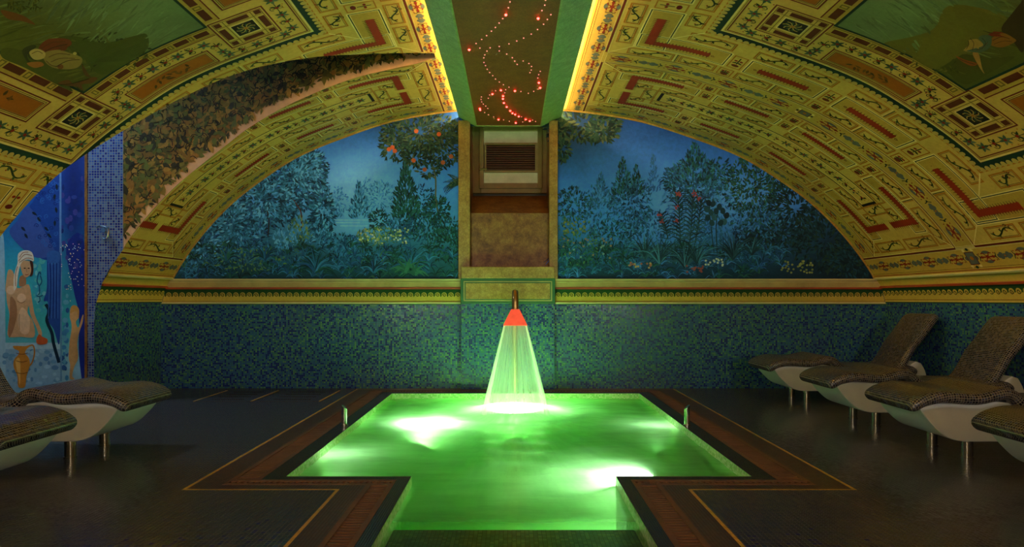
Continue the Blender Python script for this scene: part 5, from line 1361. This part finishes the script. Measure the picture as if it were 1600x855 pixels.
# ------------------------------------------------------------------ loungers
def sweep(name, path, hw, t, mat, parent, r=.045):
    """slab with rounded edges swept along a side profile; path = (x, z) of the top face"""
    P = [Vector((a, 0, b)) for a, b in catmull(path, 4, False)]
    W = np.interp(np.linspace(0, 1, len(P)), np.linspace(0, 1, len(hw)), hw)
    sec = []
    for k in range(5):
        a = PI / 2 * k / 4; sec.append((1, r * math.sin(a) - r, r * math.cos(a) - r))        # right top corner, from side up
    st = []
    def section(h, tt):
        pts = []; rr = min(r, tt / 2)
        for cx, cz, a0 in ((h - rr, -tt + rr, -PI/2), (h - rr, -rr, 0), (-h + rr, -rr, PI/2), (-h + rr, -tt + rr, PI)):
            for k in range(5):
                a = a0 + PI / 2 * k / 4; pts.append((cx + rr * math.cos(a), cz + rr * math.sin(a)))
        return pts
    vs = []; uv = []; n = 20; run = 0; rows = 0
    T = [(P[min(i+1, len(P)-1)] - P[max(i-1, 0)]).normalized() for i in range(len(P))]
    def add(p, tv, h, tt, dn, u):
        nonlocal rows
        nv = Vector((-tv.z, 0, tv.x)); pts = section(h, tt); per = 0; prev = None
        for (y, z) in pts:
            if prev: per += math.hypot(y - prev[0], z - prev[1])
            prev = (y, z); q = p + nv * (z - dn); vs.append((q.x, y, q.z)); uv.append((u, per))
        rows += 1
    e = .05
    for k in range(4):                                           # rounded front end
        a = PI / 2 * (k + .35) / 4; sc = math.sin(a); add(P[0] - T[0] * e * math.cos(a), T[0], W[0] - e * (1 - sc), max(.012, t * (.35 + .65 * sc)), t * .325 * (1 - sc), -e * math.cos(a))
    for i, p in enumerate(P):
        if i: run += (p - P[i-1]).length
        add(p, T[i], W[i], t, 0, run)
    for k in range(4):
        a = PI / 2 * (k + .65) / 4; sc = math.cos(a); add(P[-1] + T[-1] * e * math.sin(a), T[-1], W[-1] - e * (1 - sc), max(.012, t * (.35 + .65 * sc)), t * .325 * (1 - sc), run + e * math.sin(a))
    fs = []
    for i in range(rows - 1):
        for k in range(n): fs.append((i*n + k, i*n + (k+1) % n, (i+1)*n + (k+1) % n, (i+1)*n + k))
    fs.append(tuple(range(n))[::-1]); fs.append(tuple((rows-1)*n + k for k in range(n)))
    # flip to outward
    fs = [f[::-1] for f in fs]
    me_uv = [(u / 1.0, p) for u, p in uv]
    o = mesh(name, vs, fs, mat, parent, me_uv, True)
    bm = bmesh.new(); bm.from_mesh(o.data); bmesh.ops.recalc_face_normals(bm, faces=bm.faces); bm.to_mesh(o.data); bm.free()
    # the seam face of each ring would squeeze its UVs: unwrap that edge
    ul = o.data.uv_layers[0].data; full = 2 * (2 * (W[0]) + 2 * t) - .2
    for p in o.data.polygons:
        if len(p.vertices) != 4: continue
        us = [ul[li].uv[1] for li in p.loop_indices]
        if max(us) - min(us) > .3 and min(us) < 1e-6:
            for li in p.loop_indices:
                if ul[li].uv[1] < 1e-6: ul[li].uv[1] = max(us) + .05
    return o
def make_lounger(loc, rz, label, ext=0):
    g = empty('lounger', loc, rz, label=label, cat='lounger', group='heated mosaic loungers')
    sweep('seat', [(.03, .485), (.1, .525), (.22, .556), (.33, .56), (.45, .55), (.55, .55), (.66, .575), (.76, .592), (.85, .565), (.93, .50)] + ([(1.1, .46), (.8 + ext, .45), (.93 + ext, .47)] if ext else []) + [(.99 + ext, .44)], [.36, .39, .395, .39, .385], .095, M['lounge_tile'], g)
    sweep('backrest', [(a + ext, b) for a, b in [(.70, .42), (.79, .47), (.87, .58), (.95, .725), (1.05, .85), (1.14, .975), (1.21, 1.065), (1.245, 1.10)]], [.31, .31, .315, .315, .31], .10, M['lounge_tile'], g)
    prof = catmull([(.10, .42), (.14, .36), (.20, .29), (.28, .215), (.36, .17), (.46, .15)], 4, False) + [(.75, .15), (1.05, .15)] + catmull([(1.08, .17), (1.1, .3), (1.09, .38), (1.06, .45), (1.03, .50)], 3, False) + [(.97, .52)] + [(.92, .49), (.86, .44), (.80, .50), (.70, .475), (.55, .455), (.40, .455), (.25, .46), (.15, .45)]
    prof = [(a, min(b, .38) if ext and .71 < a <= .81 else b) for a, b in prof]; prof = [(a + (ext if a > .7 else 0) + (.05 if a > .85 else 0), b) for a, b in prof]; q = BM(); n = len(prof); hh = .315
    q.v = [(a, -hh, b) for a, b in prof] + [(a, hh, b) for a, b in prof]
    q.f = [tuple(range(n)), tuple(range(n, 2*n))[::-1]] + [(i, n + i, n + (i+1) % n, (i+1) % n) for i in range(n)]
    o = q.build('shell', M['white_shell'], g, smooth=True)
    bm = bmesh.new(); bm.from_mesh(o.data); bmesh.ops.recalc_face_normals(bm, faces=bm.faces); bm.to_mesh(o.data); bm.free()
    o.data.set_sharp_from_angle(angle=math.radians(35))
    md = o.modifiers.new('bevel', 'BEVEL'); md.width = .008; md.segments = 2; md.limit_method = 'ANGLE'; md.angle_limit = math.radians(50)
    for lx in (.55, 1.03 + ext):
        for ly in (-.22, .22):
            lg = BM().tube([(lx, ly, 0.0), (lx, ly, .16)], .042, 20).build('leg', M['steel'], g, smooth=True)
            if lx < .6: BM().tube([(lx, ly, 0), (lx, ly, .012)], .048, 20).build('foot_ring', M['steel'], lg, smooth=True)
    return g
def copy_tree(o, parent=None):
    c = o.copy(); COL.objects.link(c); c.parent = parent
    for ch in list(o.children): copy_tree(ch, c)
    return c
proto = make_lounger((3.19, 8.34, 0), 0, 'black mosaic lounger nearest the end wall, right of the pool', .86)
spots = [((3.19, 6.80, 0), 0, 'second black mosaic lounger from the end wall, right of the pool'),
         ((3.19, 5.48, 0), 0, 'third black mosaic lounger from the end wall, right of the pool'),
         ((3.19, 4.13, 0), 0, 'black mosaic lounger cut by the right edge of the picture, nearest on the right'),
         ((-3.08, 5.48, 0), PI, 'black mosaic lounger left of the pool, in front of the alcove mural'),
         ((-3.02, 4.13, 0), PI, 'nearest black mosaic lounger on the left, cut by the picture edge')]
long_proto = make_lounger(spots[3][0], PI, spots[3][2], .6)
for loc, rz, lab in spots:
    if lab == spots[3][2]: continue
    o = copy_tree(long_proto if rz else proto); o.location = loc; o.rotation_euler = (0, 0, rz); o['label'] = lab

# ------------------------------------------------------------------ fountain
ft = empty('fountain', (.04, 8.98, 0), label='brass swan neck fountain with a red pyramid nozzle over the pool', cat='fountain')
path = [(0, 0, 0), (0, 0, .6), (0, 0, 1.1)] + [(0, -.28 + .28 * math.cos(a), 1.1 + .28 * math.sin(a)) for a in [PI / 2 * k / 6 for k in range(1, 7)]] + [(0, -.6, 1.385), (0, -.98, 1.385)] + [(0, -1.06 - .12 * math.sin(a), 1.265 + .12 * math.cos(a)) for a in [PI / 2 * k / 6 for k in range(0, 7)]] + [(0, -1.18, 1.17)]
BM().tube(path, .040, 14).build('pipe', M['brass'], ft, smooth=True)
BM().tube([(0, 0, .14), (0, 0, .18)], .058, 16).build('collar', M['brass'], ft, smooth=True)
BM().tube([(0, 0, 0), (0, 0, .02)], .075, 16).build('base_flange', M['brass'], ft, smooth=True)
def pyr(z0, h0, z1, h1, n, cy, rot=0):
    """square hollow pyramid sheet, n strips a side"""
    vs = []; fs = []; uv = []; m = 0
    cs = [(-1, -1), (1, -1), (1, 1), (-1, 1)]; per = []
    for i in range(4):
        a, b_ = cs[i], cs[(i + 1) % 4]
        for k in range(n): t = k / n; per.append((a[0] + (b_[0] - a[0]) * t, a[1] + (b_[1] - a[1]) * t))
    m = len(per)
    for j in range(9):
        t = j / 8; h = h0 + (h1 - h0) * t; z = z0 + (z1 - z0) * t
        for i, (a, b_) in enumerate(per): vs.append((a * h, cy + b_ * h, z)); uv.append((i / n, t))
    for j in range(8):
        for i in range(m): fs.append((j*m + i, j*m + (i+1) % m, (j+1)*m + (i+1) % m, (j+1)*m + i))
    return vs, fs, uv
s = NT('red_lit_nozzle')
tc = s.n('ShaderNodeTexCoord').outputs['Object']; nz = s.noise(tc, 14, 4)
p = s.pbr(s.ramp(nz, [(.3, rgb(.6, .05, .02)), (.7, rgb(.8, .10, .05))]), .35)
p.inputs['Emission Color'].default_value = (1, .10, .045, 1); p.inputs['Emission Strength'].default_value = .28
M['nozzle'] = s.m
v_, f_, u_ = pyr(.995, .143, 1.18, .05, 4, -1.18)
nzo = mesh('nozzle', v_, f_, M['nozzle'], ft, u_); tag(nzo, 'glowing red pyramid nozzle')
q = BM().box(-.143, -1.18 - .143, .985, .143, -1.18 + .143, .995); q.build('nozzle_rim', M['nozzle'], nzo)
wc_ = empty('water_curtain', (.04, 7.8, 0), label='pyramid of falling water from the red nozzle into the pool', cat='water')
v_, f_, u_ = pyr(.985, .135, -.05, .375, 10, 0)
mesh('water_sheet', v_, f_, M['curtain'], wc_, u_, True)
for a, b_ in ((-1, -1), (1, -1), (1, 1), (-1, 1)):
    pts = [Vector((a * (.132 + (.372 - .132) * t), b_ * (.132 + (.372 - .132) * t), .985 - 1.035 * t)) for t in [k / 8 for k in range(9)]]
    BM().tube(pts, [.010 + .022 * k / 8 for k in range(9)], 8, False).build('corner_stream', M['ribbon'], wc_, smooth=True)

# ------------------------------------------------------------------ short steel posts at the pool edge
for X, lab in ((-1.74, 'short slant topped steel post on the left pool edge'), (1.815, 'short slant topped steel post on the right pool edge')):
    g = empty('handle_post', (X, 6.64, 0), label=lab, cat='post', group='steel posts at the pool edge')
    n = 18; r = .028; vs = []
    sg = 1 if X < 0 else -1
    for k in range(n): a = 2*PI*k/n; vs.append((r*math.cos(a), r*math.sin(a), 0))
    for k in range(n): a = 2*PI*k/n; vs.append((r*math.cos(a), r*math.sin(a), .185 - sg * r * math.cos(a) * .75))
    fs = [(k, (k+1) % n, n + (k+1) % n, n + k) for k in range(n)] + [tuple(range(n))[::-1], tuple(range(n, 2*n))]
    o = mesh('post_tube', vs, fs, M['chrome'], g, None, True); o.data.set_sharp_from_angle(angle=math.radians(40))
    BM().tube([(0, 0, 0), (0, 0, .008)], .04, 18).build('base_plate', M['steel'], g, smooth=True)

# ------------------------------------------------------------------ hook on the mosaic pier
hk = empty('wall_hook', (xx(166, YFAR), YFAR, zz(360, YFAR)), label='curved chrome shower hook on the pale mosaic pier', cat='hook')
u = YFAR / F
BM().tube([(0, 0, 0), (0, -.06, 0)], .03, 12).build('wall_plate', M['chrome'], hk, smooth=True)
BM().tube([Vector((a * u, -.05, -b_ * u)) for a, b_ in catmull([(-10, -4), (-5, -6), (1, -5), (6, -2), (7, 4), (6, 10), (3, 14), (-1, 13)], 4, False)], .011, 8).build('hook_arm', M['chrome'], hk, smooth=True)
BM().tube([Vector((a * u, -.055, -b_ * u)) for a, b_ in ((2, -1), (9, -4))], .010, 8).build('lever', M['chrome'], hk, smooth=True)

# ------------------------------------------------------------------ fill lamp added out of view for the alcove glow
la = empty('added_ceiling_lamp', (-5.9, 7.0, AZ), label='added round fill lamp, unseen on the alcove ceiling', cat='lamp')
M['alc_fill'] = emit('alcove_fill', (.72, .9, 1, 1), ALC_FILL)
BM().tube([(0, 0, -.02), (0, 0, 0)], .24, 24).build('fill_base', M['chrome'], la, smooth=True)
BM().tube([(0, 0, -.06), (0, 0, -.02)], [.19, .22], 24).build('fill_shade', M['alc_fill'], la, smooth=True)

# ------------------------------------------------------------------ fill lamps added behind the camera to light loungers and walls
M['rear_fill'] = emit('added_rear_fill', (1, .95, .88, 1), REAR_FILL)
for X, lab in ((-3.2, 'added half round fill lamp behind the camera, left'), (3.2, 'added half round fill lamp behind the camera, right')):
    g = empty('added_wall_lamp', (X, YR, 2.1), label=lab, cat='lamp', group='added fill lamps behind the camera')
    n = 14; vs = []; fs = []
    for j in range(7):
        z = -.16 + .32 * j / 6; r = .17 * math.sqrt(max(.05, 1 - (z / .2) ** 2))
        for k in range(n + 1): a = PI * k / n; vs.append((r * math.cos(a), r * math.sin(a) + .012, z))
    for j in range(6):
        for k in range(n): q_ = j * (n + 1) + k; fs.append((q_, q_ + 1, q_ + n + 2, q_ + n + 1))
    mesh('fill_shade', vs, fs, M['rear_fill'], g, None, True)
    BM().box(-.19, 0, -.19, .19, .012, .19).build('back_plate', M['brass'], g)
